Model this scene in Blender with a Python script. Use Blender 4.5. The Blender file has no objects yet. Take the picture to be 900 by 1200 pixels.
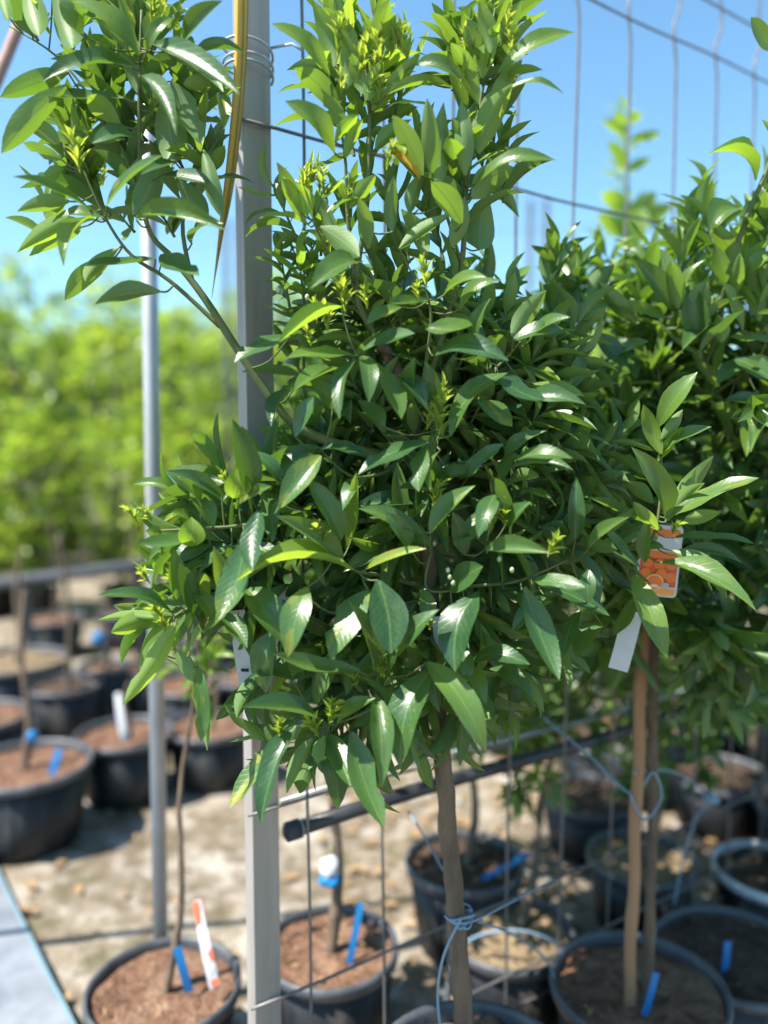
import bpy, bmesh, math, random
from mathutils import Vector, Matrix, noise
random.seed(11)
R = math.radians
sc = bpy.context.scene
col = sc.collection

# ------------------------------------------------------------------ camera
CAM = Vector((0, 0, 1.15)); TH = R(4.64)
cam = bpy.data.cameras.new('camera'); camo = bpy.data.objects.new('camera', cam); col.objects.link(camo)
camo.location = CAM; camo.rotation_euler = (R(90) - TH, 0, 0)
cam.sensor_fit = 'VERTICAL'; cam.sensor_height = 36; cam.lens = 27; cam.clip_start = .02; cam.clip_end = 5000
cam.dof.use_dof = True; cam.dof.focus_distance = .96; cam.dof.aperture_fstop = 1.25
sc.camera = camo
sc.cycles.max_bounces = 5; sc.cycles.diffuse_bounces = 2; sc.cycles.glossy_bounces = 2; sc.cycles.transmission_bounces = 3
sc.render.resolution_x = 768; sc.render.resolution_y = 1024
# ------------------------------------------------------------------ sky, sun, exposure
SUN = Vector((-.48, -.20, .84)).normalized()
w = bpy.data.worlds.new('World'); sc.world = w; w.use_nodes = True
nt = w.node_tree; bg = nt.nodes['Background']; sky = nt.nodes.new('ShaderNodeTexSky')
sky.sky_type = 'NISHITA'; sky.sun_disc = False
sky.sun_elevation = math.asin(SUN.z); sky.sun_rotation = math.atan2(SUN.x, SUN.y)
sky.air_density = 1.0; sky.dust_density = .35; sky.ozone_density = 1.0; sky.altitude = 0
wb = nt.nodes.new('ShaderNodeMix'); wb.data_type = 'RGBA'; wb.blend_type = 'MULTIPLY'; wb.inputs[0].default_value = 1; wb.inputs[7].default_value = (.76, 1.03, 1.06, 1)   # white balance of the whole sky
nt.links.new(sky.outputs[0], wb.inputs[6]); nt.links.new(wb.outputs[2], bg.inputs[0]); bg.inputs[1].default_value = .115
sl = bpy.data.lights.new('sun', 'SUN'); so = bpy.data.objects.new('sun', sl); col.objects.link(so)
sl.energy = 5.0; sl.angle = R(.53); sl.color = (1, .95, .87)
so.rotation_euler = SUN.to_track_quat('Z', 'Y').to_euler(); so.location = (-3, 2, 6)
sc.view_settings.view_transform = 'Standard'; sc.view_settings.look = 'None'
sc.view_settings.exposure = 1.2; sc.view_settings.gamma = 1

def P(px, py, Y):
    """point of the place seen at (px,py) of the 900x1200 photograph, Y metres in front of the camera"""
    u = (px - 450) / 900; v = (600 - py) / 900
    d = Vector((u, math.cos(TH) + v * math.sin(TH), -math.sin(TH) + v * math.cos(TH)))
    return CAM + d * (Y / d.y)

# ------------------------------------------------------------------ node helpers
class NT:
    def __init__(s, name):
        s.m = bpy.data.materials.new(name); s.m.use_nodes = True; s.t = s.m.node_tree; s.t.nodes.clear()
        s.out = s.n('ShaderNodeOutputMaterial')
    def n(s, typ, **kw):
        x = s.t.nodes.new(typ)
        for k, v in kw.items(): setattr(x, k, v)
        return x
    def l(s, a, b): s.t.links.new(a, b)
    def set(s, sock, v):
        if hasattr(v, 'is_output'): s.l(v, sock)
        else:
            if isinstance(v, tuple) and len(v) == 3 and sock.type == 'RGBA': v = v + (1,)
            sock.default_value = v
    def math(s, op, a, b=None, c=None, clamp=False):
        x = s.n('ShaderNodeMath', operation=op); x.use_clamp = clamp
        for i, v in enumerate((a, b, c)):
            if v is not None: s.set(x.inputs[i], v)
        return x.outputs[0]
    def mix(s, f, a, b, blend='MIX'):
        x = s.n('ShaderNodeMix', data_type='RGBA', blend_type=blend)
        s.set(x.inputs[0], f); s.set(x.inputs[6], a); s.set(x.inputs[7], b)
        return x.outputs[2]
    def rng(s, v, a, b, c=0., d=1.):
        x = s.n('ShaderNodeMapRange'); x.clamp = True
        s.set(x.inputs[0], v)
        for i, q in enumerate((a, b, c, d)): s.set(x.inputs[i + 1], q)
        return x.outputs[0]
    def noise(s, vec, scale, detail=3., rough=.6):
        x = s.n('ShaderNodeTexNoise'); s.l(vec, x.inputs['Vector'])
        x.inputs['Scale'].default_value = scale; x.inputs['Detail'].default_value = detail; x.inputs['Roughness'].default_value = rough
        return x.outputs[0]
    def obj(s): return s.n('ShaderNodeTexCoord').outputs['Object']
    def bump(s, h, strength=.3, dist=.01):
        b = s.n('ShaderNodeBump'); b.inputs['Strength'].default_value = strength; b.inputs['Distance'].default_value = dist
        s.l(h, b.inputs['Height']); return b.outputs[0]
    def bsdf(s, color, rough=.6, spec=.4, metal=0., normal=None):
        b = s.n('ShaderNodeBsdfPrincipled'); s.set(b.inputs['Base Color'], color); s.set(b.inputs['Roughness'], rough)
        s.set(b.inputs['Specular IOR Level'], spec); s.set(b.inputs['Metallic'], metal)
        if normal is not None: s.l(normal, b.inputs['Normal'])
        return b.outputs[0]
    def done(s, sh): s.l(sh, s.out.inputs[0]); return s.m

def mat_noise(name, c1, c2, scale=8., rough=.6, spec=.4, metal=0., bump=.2, bdist=.004, bscale=None, stretch=None):
    m = NT(name); v = m.obj()
    if stretch:
        mp = m.n('ShaderNodeMapping'); mp.inputs['Scale'].default_value = stretch; m.l(v, mp.inputs[0]); v = mp.outputs[0]
    f = m.rng(m.noise(v, scale, 4.), .3, .7)
    h = m.noise(v, bscale or scale * 3, 4.)
    rr = m.rng(h, .2, .8, max(0, rough - .1), min(1, rough + .1))
    return m.done(m.bsdf(m.mix(f, c1, c2), rr, spec, metal, m.bump(h, bump, bdist)))

def mat_leaf(name, mass=False):
    m = NT(name)
    if mass:
        a = m.n('ShaderNodeAttribute', attribute_name='tint'); cc = a.outputs['Color']
    else:
        a = m.n('ShaderNodeObjectInfo'); cc = a.outputs['Color']
    sep = m.n('ShaderNodeSeparateColor'); m.l(cc, sep.inputs[0])
    age, rnd = sep.outputs[0], sep.outputs[1]
    uv = m.n('ShaderNodeUVMap').outputs[0]; su = m.n('ShaderNodeSeparateXYZ'); m.l(uv, su.inputs[0])
    off = m.n('ShaderNodeVectorMath', operation='ADD'); m.l(uv, off.inputs[0])
    cmb = m.n('ShaderNodeCombineXYZ'); m.l(m.math('MULTIPLY', rnd, 37.), cmb.inputs[0]); m.l(m.math('MULTIPLY', rnd, 91.), cmb.inputs[1])
    m.l(cmb.outputs[0], off.inputs[1]); vec = off.outputs[0]
    ax = m.math('ABSOLUTE', m.math('SUBTRACT', su.outputs[0], .5))
    mid = m.rng(ax, .012, .045, 1., 0.)
    # side veins run forward from the midrib
    ph = m.math('MULTIPLY', m.math('SUBTRACT', su.outputs[1], m.math('MULTIPLY', ax, .55)), 62.)
    vein = m.rng(m.math('SINE', ph), .75, 1.)
    n1 = m.noise(vec, 3.5, 4.); n2 = m.noise(vec, 26., 4.)
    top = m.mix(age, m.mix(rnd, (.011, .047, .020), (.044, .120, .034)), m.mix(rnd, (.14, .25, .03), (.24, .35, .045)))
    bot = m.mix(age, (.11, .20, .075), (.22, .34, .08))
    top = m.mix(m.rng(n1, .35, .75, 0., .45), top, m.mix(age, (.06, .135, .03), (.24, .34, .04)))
    top = m.mix(m.math('MULTIPLY', vein, .2), top, m.mix(age, (.075, .16, .04), (.26, .36, .06)))
    top = m.mix(m.math('MULTIPLY', mid, .42), top, m.mix(age, (.14, .24, .07), (.30, .40, .09)))
    top = m.mix(sep.outputs[2], top, (.42, .52, .055))
    # dust and dried water marks
    dust = m.math('MULTIPLY', m.rng(n2, .55, .75), m.rng(n1, .42, .65, 0., .5))
    top = m.mix(dust, top, (.30, .33, .28))
    chl = m.math('MULTIPLY', m.rng(m.noise(vec, 2.2, 2.), .5, .62), m.rng(rnd, .82, .97, 0., .8))
    top = m.mix(chl, top, (.30, .30, .035))
    spot = m.math('MULTIPLY', m.rng(m.noise(vec, 42., 1.), .70, .74), m.rng(rnd, .35, .6, 0., .75))
    top = m.mix(spot, top, (.16, .11, .05))
    geo = m.n('ShaderNodeNewGeometry')
    base = m.mix(geo.outputs['Backfacing'], top, m.mix(m.math('MULTIPLY', mid, .6), bot, (.22, .30, .12)))
    h = m.math('ADD', m.math('MULTIPLY', vein, -.35), m.math('ADD', m.math('MULTIPLY', mid, -1.), m.math('MULTIPLY', n1, .9)))
    nrm = m.bump(h, .22, .0012)
    rough = m.math('ADD', m.rng(n2, .3, .75, .25, .43), m.math('MULTIPLY', geo.outputs['Backfacing'], .2))
    p = m.bsdf(base, rough, .5, 0., nrm)
    tr = m.n('ShaderNodeBsdfTranslucent')
    tc = m.mix(age, m.mix(rnd, (.13, .29, .018), (.22, .40, .025)), m.mix(rnd, (.36, .60, .03), (.52, .70, .05)))
    tc = m.mix(sep.outputs[2], tc, (.72, .80, .08))
    tc = m.mix(m.math('MULTIPLY', mid, .5), tc, (.1, .2, .02))
    m.l(tc, tr.inputs[0]); m.l(nrm, tr.inputs[1])
    mx = m.n('ShaderNodeMixShader'); m.set(mx.inputs[0], m.math('ADD', .20, m.math('MULTIPLY', age, .28)))
    m.l(p, mx.inputs[1]); m.l(tr.outputs[0], mx.inputs[2])
    return m.done(mx.outputs[0])

LEAF = mat_leaf('citrus_leaf'); LEAFM = mat_leaf('citrus_leaf_mass', True)
def mat_flat(name, c, rough=.5, spec=.4, trans=0.):
    m = NT(name); v = m.obj(); n = m.noise(v, 60., 3.)
    cc = m.mix(m.rng(n, .3, .7, 0., .35), c, tuple(x * .72 for x in c))
    p = m.bsdf(cc, rough, spec)
    if trans:
        t = m.n('ShaderNodeBsdfTranslucent'); m.set(t.inputs[0], cc)
        x = m.n('ShaderNodeMixShader'); x.inputs[0].default_value = trans; m.l(p, x.inputs[1]); m.l(t.outputs[0], x.inputs[2]); p = x.outputs[0]
    return m.done(p)
M = dict(
    bark=mat_noise('bark', (.105, .075, .055), (.19, .14, .10), 45, .85, .2, 0, 1., .006, 120, (1, 1, .3)),
    twig=mat_noise('twig', (.075, .115, .035), (.13, .15, .06), 40, .6, .3, 0, .3, .001),
    cane=mat_noise('cane', (.26, .135, .07), (.36, .21, .115), 14, .65, .3, 0, .4, .002, 60, (1, 1, .15)),
    galv=mat_noise('galvanised', (.26, .235, .215), (.42, .385, .35), 22, .5, .5, .2, .3, .001, 90, (1, 1, .07)),
    pole=mat_noise('pole_zinc', (.40, .41, .43), (.50, .51, .53), 12, .45, .5, .35, .1, .001, 60),
    wire=mat_noise('wire_zinc', (.13, .12, .12), (.21, .20, .19), 30, .5, .5, .4, .2, .001),
    tie=mat_noise('tie_wire', (.34, .37, .41), (.46, .49, .53), 30, .45, .5, .2, .1, .001),
    rust=mat_noise('rusty_brown', (.26, .15, .12), (.36, .24, .2), 20, .7, .3, .1, .3, .002),
    strap=mat_flat('yellow_strap', (.78, .46, .05), .4, .5, .15),
    pipe=mat_noise('black_pipe', (.018, .02, .024), (.05, .052, .06), 20, .45, .5, 0, .25, .002),
    rail=mat_noise('rail_grey', (.04, .043, .05), (.075, .08, .09), 10, .7, .3, .0, .2, .002),
    potg=mat_noise('pot_rim', (.04, .045, .053), (.10, .105, .115), 25, .45, .5, 0, .2, .001),
    dsoil=mat_noise('shade_dark_soil', (.045, .03, .022), (.12, .08, .055), 22, .9, .2, 0, 1., .02, 75),  # darker soil copy: shade over the right-hand pots put into its colour
    straw=mat_noise('straw_soil', (.14, .10, .06), (.36, .27, .16), 25, .95, .1, 0, 1., .02, 70),
    blue=mat_flat('blue_plastic', (.015, .19, .48), .4, .5, .1),
    twine=mat_flat('blue_twine', (.20, .29, .38), .6, .3),
    cyan=mat_flat('cyan_edge', (.17, .27, .31), .5, .4),
    white=mat_flat('white_plastic', (.62, .63, .67), .45, .5, .12),
    red=mat_flat('red_print', (.72, .13, .06), .5, .4),
    black=mat_flat('black_print', (.02, .02, .02), .6, .3),
    orange=mat_flat('orange_print', (.80, .17, .025), .4, .5),
    orangel=mat_flat('orange_flesh', (.85, .34, .06), .4, .5),
    ored=mat_flat('orange_red_print', (.68, .08, .015), .4, .5),
    cream=mat_flat('cream_print', (.86, .66, .40), .4, .5),
    grey=mat_flat('grey_print', (.45, .45, .45), .5, .4),
    bud=mat_flat('white_bud', (.50, .58, .34), .5, .4, .2),
    cloth=mat_noise('ground_cloth', (.12, .13, .15), (.25, .265, .29), 9, .5, .4, 0, .3, .002, 200),
    litter=mat_noise('dry_leaf', (.19, .115, .055), (.40, .27, .14), 12, .8, .2, 0, .2, .001),
    stone=mat_noise('pebble', (.40, .36, .30), (.60, .56, .49), 14, .9, .2, 0, .5, .01),
    hill=mat_noise('hill_scrub', (.10, .14, .09), (.22, .24, .17), .03, 1., .05, 0, .8, 4., .08),
    yel=mat_flat('yellow_leaf', (.62, .36, .03), .5, .4, .35),
)

def mat_pot():
    m = NT('pot_plastic'); v = m.obj(); mp = m.n('ShaderNodeMapping'); mp.inputs['Scale'].default_value = (1, 1, .25); m.l(v, mp.inputs[0])
    a = m.noise(mp.outputs[0], 24., 5.); b = m.noise(v, 7., 4.); c = m.noise(v, 120., 3.)
    k = m.mix(m.rng(a, .3, .7), (.006, .007, .009), (.018, .019, .022))
    k = m.mix(m.math('MULTIPLY', m.rng(a, .55, .72), m.rng(b, .45, .65, 0., .6)), k, (.13, .105, .08))
    return m.done(m.bsdf(k, m.rng(a, .3, .7, .34, .62), .45, 0., m.bump(m.math('ADD', c, b), .2, .003)))
M['pot'] = mat_pot()
def mat_soil():
    m = NT('soil'); v = m.obj(); a = m.noise(v, 9., 4.); b = m.noise(v, 45., 5.); c = m.noise(v, 130., 3.)
    k = m.mix(m.rng(b, .3, .7), (.12, .062, .04), (.27, .155, .10))
    k = m.mix(m.rng(a, .52, .68, 0., .75), k, (.075, .042, .028))
    k = m.mix(m.rng(a, .45, .32, 0., .5), k, (.36, .25, .17))
    k = m.mix(m.rng(c, .64, .72, 0., .7), k, (.46, .37, .25))
    return m.done(m.bsdf(k, .95, .1, 0., m.bump(m.math('ADD', b, m.math('MULTIPLY', c, .4)), 1., .02)))
M['soil'] = mat_soil()

# ------------------------------------------------------------------ object helpers
def link(o, parent=None):
    col.objects.link(o)
    if parent is not None:
        mi = o.matrix_parent_inverse.copy(); o.parent = parent; o.matrix_parent_inverse = mi
    return o
def tag(o, label=None, cat=None, group=None, kind=None):
    for k, v in (('label', label), ('category', cat), ('group', group), ('kind', kind)):
        if v: o[k] = v
    return o
def empty(name, loc, label, cat, group=None):
    o = bpy.data.objects.new(name, None); o.location = loc; o.empty_display_size = .05; link(o)
    return tag(o, label, cat, group)
class MB:
    def __init__(s): s.v = []; s.f = []; s.sm = []; s.uv = []; s.tint = []
    def add(s, vs, fs, smooth=True):
        k = len(s.v); s.v += [tuple(p) for p in vs]
        for f in fs: s.f.append(tuple(i + k for i in f)); s.sm.append(smooth)
    def tube(s, pts, r, n=8, cap=True):
        pts = [Vector(p) for p in pts]; rs = r if isinstance(r, (list, tuple)) else [r] * len(pts)
        vs = []; fs = []; up = None
        for i, p in enumerate(pts):
            t = (pts[min(i + 1, len(pts) - 1)] - pts[max(i - 1, 0)])
            t = t.normalized() if t.length > 1e-9 else Vector((0, 0, 1))
            if up is None: up = t.orthogonal().normalized()
            up = (up - t * up.dot(t)); up = up.normalized() if up.length > 1e-6 else t.orthogonal().normalized()
            b = t.cross(up)
            for k in range(n):
                a = 2 * math.pi * k / n; vs.append(p + (up * math.cos(a) + b * math.sin(a)) * rs[i])
        for i in range(len(pts) - 1):
            for k in range(n):
                fs.append((i * n + k, i * n + (k + 1) % n, (i + 1) * n + (k + 1) % n, (i + 1) * n + k))
        if cap: fs.append(tuple(range(n - 1, -1, -1))); fs.append(tuple((len(pts) - 1) * n + k for k in range(n)))
        s.add(vs, fs)
        return s
    def lathe(s, prof, n=40, jit=0.):
        vs = []; fs = []
        for r, z in prof:
            for k in range(n):
                a = 2 * math.pi * k / n; rr = r * (1 + jit * math.sin(2 * a + .6)); vs.append((rr * math.cos(a), rr * math.sin(a), z))
        for i in range(len(prof) - 1):
            for k in range(n): fs.append((i * n + k, i * n + (k + 1) % n, (i + 1) * n + (k + 1) % n, (i + 1) * n + k))
        s.add(vs, fs); return s
    def prism(s, poly, axis_o, ax, ay, d, smooth=False):
        """polygon extruded: poly 2d in (ax,ay) from axis_o along d"""
        n = len(poly); vs = [axis_o + ax * a + ay * b for a, b in poly]; vs += [v + d for v in vs]
        fs = [tuple(range(n - 1, -1, -1)), tuple(range(n, 2 * n))] + [(i, (i + 1) % n, n + (i + 1) % n, n + i) for i in range(n)]
        s.add(vs, fs, smooth); return s
    def mesh(s, name, mat):
        me = bpy.data.meshes.new(name); me.from_pydata(s.v, [], s.f); me.polygons.foreach_set('use_smooth', s.sm)
        if mat: me.materials.append(mat)
        me.update(); return me
    def build(s, name, mat, parent=None, loc=None):
        o = bpy.data.objects.new(name, s.mesh(name, mat))
        if loc is not None: o.location = loc
        elif parent is not None and parent.type == 'EMPTY': o.matrix_parent_inverse = Matrix.Translation(-parent.location)
        return link(o, parent)
def smooth_path(pts, n=5):
    pts = [Vector(p) for p in pts]; out = []
    for i in range(len(pts) - 1):
        p0 = pts[max(i - 1, 0)]; p1 = pts[i]; p2 = pts[i + 1]; p3 = pts[min(i + 2, len(pts) - 1)]
        for k in range(n):
            t = k / n
            out.append(.5 * ((2 * p1) + (p2 - p0) * t + (2 * p0 - 5 * p1 + 4 * p2 - p3) * t * t + (3 * p1 - p0 - 3 * p2 + p3) * t ** 3))
    out.append(pts[-1]); return out
def taper(n, a, b): return [a + (b - a) * i / (n - 1) for i in range(n)]

# ------------------------------------------------------------------ ground and hills
def gh(x, y):
    if y > 12 or abs(x) > 9: return -.01
    return .022 * noise.noise(Vector((x * 1.7, y * 1.7, 0))) + .010 * noise.noise(Vector((x * 7, y * 7, 3))) - .012
def ground():
    xs = [-1500, -300, -60, -20, -9] + [-6 + i * .06 for i in range(201)] + [9, 20, 60, 300, 1500]
    ys = [-300, -40, -8, -3] + [-.6 + i * .06 for i in range(150)] + [10, 14, 25, 60, 200, 700, 3000]
    b = MB(); vs = [(x, y, gh(x, y)) for y in ys for x in xs]; n = len(xs)
    fs = [(j * n + i, j * n + i + 1, (j + 1) * n + i + 1, (j + 1) * n + i) for j in range(len(ys) - 1) for i in range(n - 1)]
    b.add(vs, fs)
    m = NT('dirt'); v = m.obj()
    n1 = m.noise(v, 2.2, 5.); n2 = m.noise(v, 14., 5.); n3 = m.noise(v, 90., 4.)
    c = m.mix(m.rng(n1, .38, .62), (.14, .11, .075), (.29, .245, .185))
    c = m.mix(m.rng(n2, .50, .66, 0., .75), c, (.47, .43, .37))
    c = m.mix(m.rng(n2, .46, .34, 0., .8), c, (.085, .08, .045))
    n0 = m.noise(v, 5.5, 4.)
    c = m.mix(m.rng(n0, .54, .64, 0., .7), c, (.50, .46, .40)); c = m.mix(m.rng(n0, .44, .36, 0., .7), c, (.10, .095, .05))
    c = m.mix(m.rng(n3, .35, .7, 0., .5), c, (.18, .13, .085))
    h = m.math('ADD', n2, m.math('MULTIPLY', n3, .5))
    m.done(m.bsdf(c, .95, .1, 0., m.bump(h, .9, .02)))
    o = b.build('ground', m.m); tag(o, kind='structure')
ground()
def hills():
    b = MB(); n = 90; rows = 7; vs = []
    for j in range(rows):
        for i in range(n):
            a = R(-75) + R(150) * i / (n - 1)
            d = 620 + 90 * j
            prof = [0, .45, .75, .93, 1, .8, 0][j]
            hh = (128 + 26 * math.sin(i * .17 + 1.0) + 12 * math.sin(i * .43) + 9 * noise.noise(Vector((i * .35, j, 0)))) * prof
            vs.append((d * math.sin(a), d * math.cos(a), hh - 3))
    fs = [(j * n + i, j * n + i + 1, (j + 1) * n + i + 1, (j + 1) * n + i) for j in range(rows - 1) for i in range(n - 1)]
    b.add(vs, fs); tag(b.build('hills', M['hill']), kind='structure')
hills()

def litter():
    b = MB(); rnd = random.Random(5)
    for k in range(1500):
        if k < 1100: x = rnd.uniform(-.1, 1.9); y = rnd.uniform(1.1, 3.4)
        else: x = rnd.uniform(-3, 0); y = rnd.uniform(1.0, 4.5)
        L = rnd.uniform(.02, .06); W = L * rnd.uniform(.3, .5); a = rnd.uniform(0, 6.28); z = gh(x, y) + .006 + rnd.random() * .012
        c, s = math.cos(a), math.sin(a); vs = []
        for (p, q, h) in ((-.5, 0, .0), (-.1, .5, .3), (-.1, -.5, .25), (.25, .38, .35), (.25, -.38, .2), (.5, 0, .1), (0, 0, .05)):
            lx, ly = p * L, q * W; vs.append((x + c * lx - s * ly, y + s * lx + c * ly, z + h * W * rnd.uniform(.3, 1.2)))
        b.add(vs, [(0, 2, 6), (0, 6, 1), (6, 2, 4), (1, 6, 3), (6, 4, 5), (3, 6, 5)])
    o = b.build('leaf_litter', M['litter']); tag(o, 'dry brown fallen leaves scattered over the dirt', 'leaf litter', kind='stuff')
    b = MB()
    for k in range(900):
        x = rnd.uniform(-3.2, 2); y = rnd.uniform(1., 5.2); r = rnd.choice((.003, .004, .005, .006, .009, .016))
        if noise.noise(Vector((x * 2.3, y * 2.3, 7))) < -.05: continue
        r = r * rnd.uniform(.7, 1.3); z = gh(x, y) + r * .25
        vs = [(x + sx * r * rnd.uniform(.7, 1.2), y + sy * r * rnd.uniform(.7, 1.2), z + sz * r * rnd.uniform(.4, .7)) for sx, sy, sz in ((1, 0, 0), (-1, 0, 0), (0, 1, 0), (0, -1, 0), (0, 0, 1), (0, 0, -1))]
        b.add(vs, [(0, 2, 4), (2, 1, 4), (1, 3, 4), (3, 0, 4), (2, 0, 5), (1, 2, 5), (3, 1, 5), (0, 3, 5)])
    o = b.build('pebbles', M['stone']); tag(o, 'pale pebbles and clods strewn over the dirt', 'pebbles', kind='stuff')
litter()

# pale ground cloth at the path edge
def cloth():
    t = empty('ground_cloth', (-1.2, 1.4, 0), 'pale grey ground cloth with a cyan edge lying beside the potted saplings', 'ground cloth')
    e0 = Vector((-.17, .85, 0)); e1 = Vector((-1.94, 3.15, 0)); d = e1 - e0; nrm = Vector((-d.y, d.x, 0)).normalized()
    if nrm.x > 0: nrm = -nrm
    def strip(a, b_, name, m, z):
        b = MB(); n = 50; k = 6; vs = []
        for i in range(n):
            for j in range(k):
                p = e0 + d * (i / (n - 1)) + nrm * (a + (b_ - a) * j / (k - 1))
                vs.append((p.x, p.y, z + .035 + .008 * noise.noise(Vector((p.x * 6, p.y * 6, 1)))))
        b.add(vs, [(i * k + j, i * k + j + 1, (i + 1) * k + j + 1, (i + 1) * k + j) for i in range(n - 1) for j in range(k - 1)])
        vs2 = [(v[0], v[1], -.03) for v in vs]
        idx = [i * k for i in range(n)]
        b.add([vs[i] for i in idx] + [vs2[i] for i in idx], [(i, i + 1, n + i + 1, n + i) for i in range(n - 1)])
        b.build(name, m, t)
    strip(.008, 1.2, 'sheet', M['cloth'], 0); strip(0, .008, 'edge_band', M['cyan'], .0)
cloth()

# ------------------------------------------------------------------ fence
FD = Vector((math.sin(R(56.9)), math.cos(R(56.9)), 0)); FN = Vector((FD.y, -FD.x, 0))     # along, towards camera
F0 = P(306, 527, 1.10); F0.z = 0
def FP(s, z, off=0.): return F0 + FD * s + FN * off + Vector((0, 0, z))
def fs_at(px):   # distance along the fence where it is seen at px
    u = (px - 450) / 900; return (u * F0.y / 1. - F0.x) / (FD.x - u * FD.y)
def fence():
    t = empty('wire_fence', FP(0, 0), 'welded wire mesh fence running behind the staked citrus trees', 'fence')
    b = MB(); a = FD; n = FN
    prof = [(-.0215, 0), (.0215, 0), (.0215, -.030), (.012, -.030), (.012, -.0275), (.019, -.0275), (.019, -.0022), (-.019, -.0022), (-.019, -.0275), (-.012, -.0275), (-.012, -.030), (-.0215, -.030)]
    def post(s, top, name='post'):
        b = MB(); b.prism(prof, FP(s, -.1), a, n, Vector((0, 0, top + .1))); o = b.build(name, M['galv'], t)
        md = o.modifiers.new('bevel', 'BEVEL'); md.width = .0016; md.segments = 2; md.limit_method = 'ANGLE'
    post(0, 2.5)
    post(3.3, 2.5)
    S1 = 3.6; step = .1385
    zs = [.10, .17, .32, .62, 1.15, 1.595, 1.955, 2.055, 2.13]
    for z in zs:
        pts = [FP(-.03 + i * (S1 + .03) / 60, z + .002 * math.sin(i * .9 + z * 9), .006) for i in range(61)]
        MB().tube(pts, .0025, 6).build('horizontal_wire', M['wire'], t)
    s = fs_at(356); k = 0
    while s < S1:
        pts = []; x = 0
        for i in range(64):
            z = .09 + (2.15 - .09) * i / 63
            off = .012 * math.exp(-((z - 2.03) / .035) ** 2) - .012 * math.exp(-((z - 1.975) / .03) ** 2) + .004 * math.sin(z * 5 + k)
            pts.append(FP(s + off, z, .002))
        MB().tube(pts, .0025, 6).build('vertical_wire', M['wire'], t); s += step; k += 1
    # pale wire wound round the post, holding the yellow strap
    tw = empty('tie_wire', FP(0, 1.72), 'pale tie wire wound four times round the grey post', 'wire')
    pts = []; N = 120; turns = 3.0
    for i in range(N + 1):
        q = i / N; ang = q * turns * 2 * math.pi
        z0 = P(306, 92 - 44 * q, 1.1).z + .006 * math.sin(ang)
        cx = math.cos(ang); cy = math.sin(ang)
        pts.append(FP(-.006 + .0345 * cx, z0 + .004 * math.sin(ang * .37 + 1), -.013 + .030 * cy))
    pts.append(FP(.045, pts[-1].z - .004, .02)); pts.append(FP(.056, pts[-1].z - .010, .03))
    MB().tube(pts, .0019, 7).build('coil', M['tie'], tw)
fence()
def strap():
    t = empty('yellow_strap', P(265, 350, 1.06), 'yellow plastic strap tied to the grey fence post, hanging to a point', 'strap')
    def rib(c, wd, name, dy):
        c = smooth_path(c, 6); b = MB(); n = len(c); vs = []
        for i, p in enumerate(c):
            q = i / (n - 1); ww = wd * (1 if q < .72 else max(.06, (1 - q) / .28)) * .5
            side = Vector((math.cos(.5 + q * .9), math.sin(.5 + q * .9), 0))
            for s_, h in ((-1, 0), (0, .0025), (1, 0), (0, -.0005)): vs.append(p + side * ww * s_ + Vector((0, -h, 0)))
        b.add(vs, [(i * 4 + k, i * 4 + (k + 1) % 4, i * 4 + 4 + (k + 1) % 4, i * 4 + 4 + k) for i in range(n - 1) for k in range(4)])
        b.build(name, M['strap'], t)
    rib([P(282, -160, 1.065), P(281, 0, 1.06), P(279, 90, 1.058), P(270, 190, 1.06), P(258, 280, 1.062), P(248, 350, 1.06)], .0145, 'front_band', 0)
    rib([P(287, -160, 1.075), P(287, 0, 1.07), P(284, 90, 1.066), P(276, 180, 1.072), P(266, 250, 1.075), P(262, 270, 1.078)], .011, 'back_band', 0)
strap()
def pipe():
    t = empty('irrigation_pipe', P(345, 978, 1.2), 'black irrigation pipe slung along the wire fence', 'pipe')
    pts = [FP(fs_at(345) + i * .12, P(345, 978, 1.135).z + .012 * i / 20 + .004 * math.sin(i * .8), -.022) for i in range(24)]
    MB().tube(pts, .0122, 14).build('tube', M['pipe'], t)
    b = MB(); p = pts[0]; b.tube([p - FD * .012, p - FD * .008, p + FD * .012, p + FD * .014], [.009, .0152, .0152, .0125], 14); b.build('end_cap', M['rail'], t)
    for k in (0.015, .9, 1.7):
        c = FP(fs_at(345) + k, pts[0].z, -.022)
        ring = [c + FN * .0140 * math.cos(a * .5236) + Vector((0, 0, .0140 * math.sin(a * .5236))) for a in range(13)]
        MB().tube(ring, .0015, 5).build('wire_loop', M['tie'], t)
    MB().tube([FP(fs_at(335) + i * .15, P(335, 945, 1.13).z + .006 * math.sin(i), -.03) for i in range(14)], .0035, 6).build('support_rod', M['tie'], t)
pipe()
def poles():
    t = empty('zinc_pole', P(190, 1200, 1.5), 'slim round zinc pole standing beside the pot with red and white tape', 'pole')
    a = P(172, 120, 1.5); b_ = P(190, 1200, 1.5); d = (a - b_).normalized()
    p0 = b_ - d * ((b_.z + .1) / d.z); p1 = b_ + d * ((2.55 - b_.z) / d.z)
    MB().tube([p0, p1], .0152, 20).build('shaft', M['pole'], t)
    MB().tube([p1 - d * .002, p1 + d * .02], .017, 20).build('cap', M['rail'], t)
    t = empty('brace', p1, 'thin brown brace sloping down from the top of the zinc pole', 'brace')
    q = P(-5, 97, 1.53); dq = (q - (p1 - Vector((0, -.03, .05)))).normalized(); q1 = p1 - Vector((0, -.03, .05))
    MB().tube([q1, q1 + dq * 3.05], .011, 10).build('bar', M['rust'], t)
poles()
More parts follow.
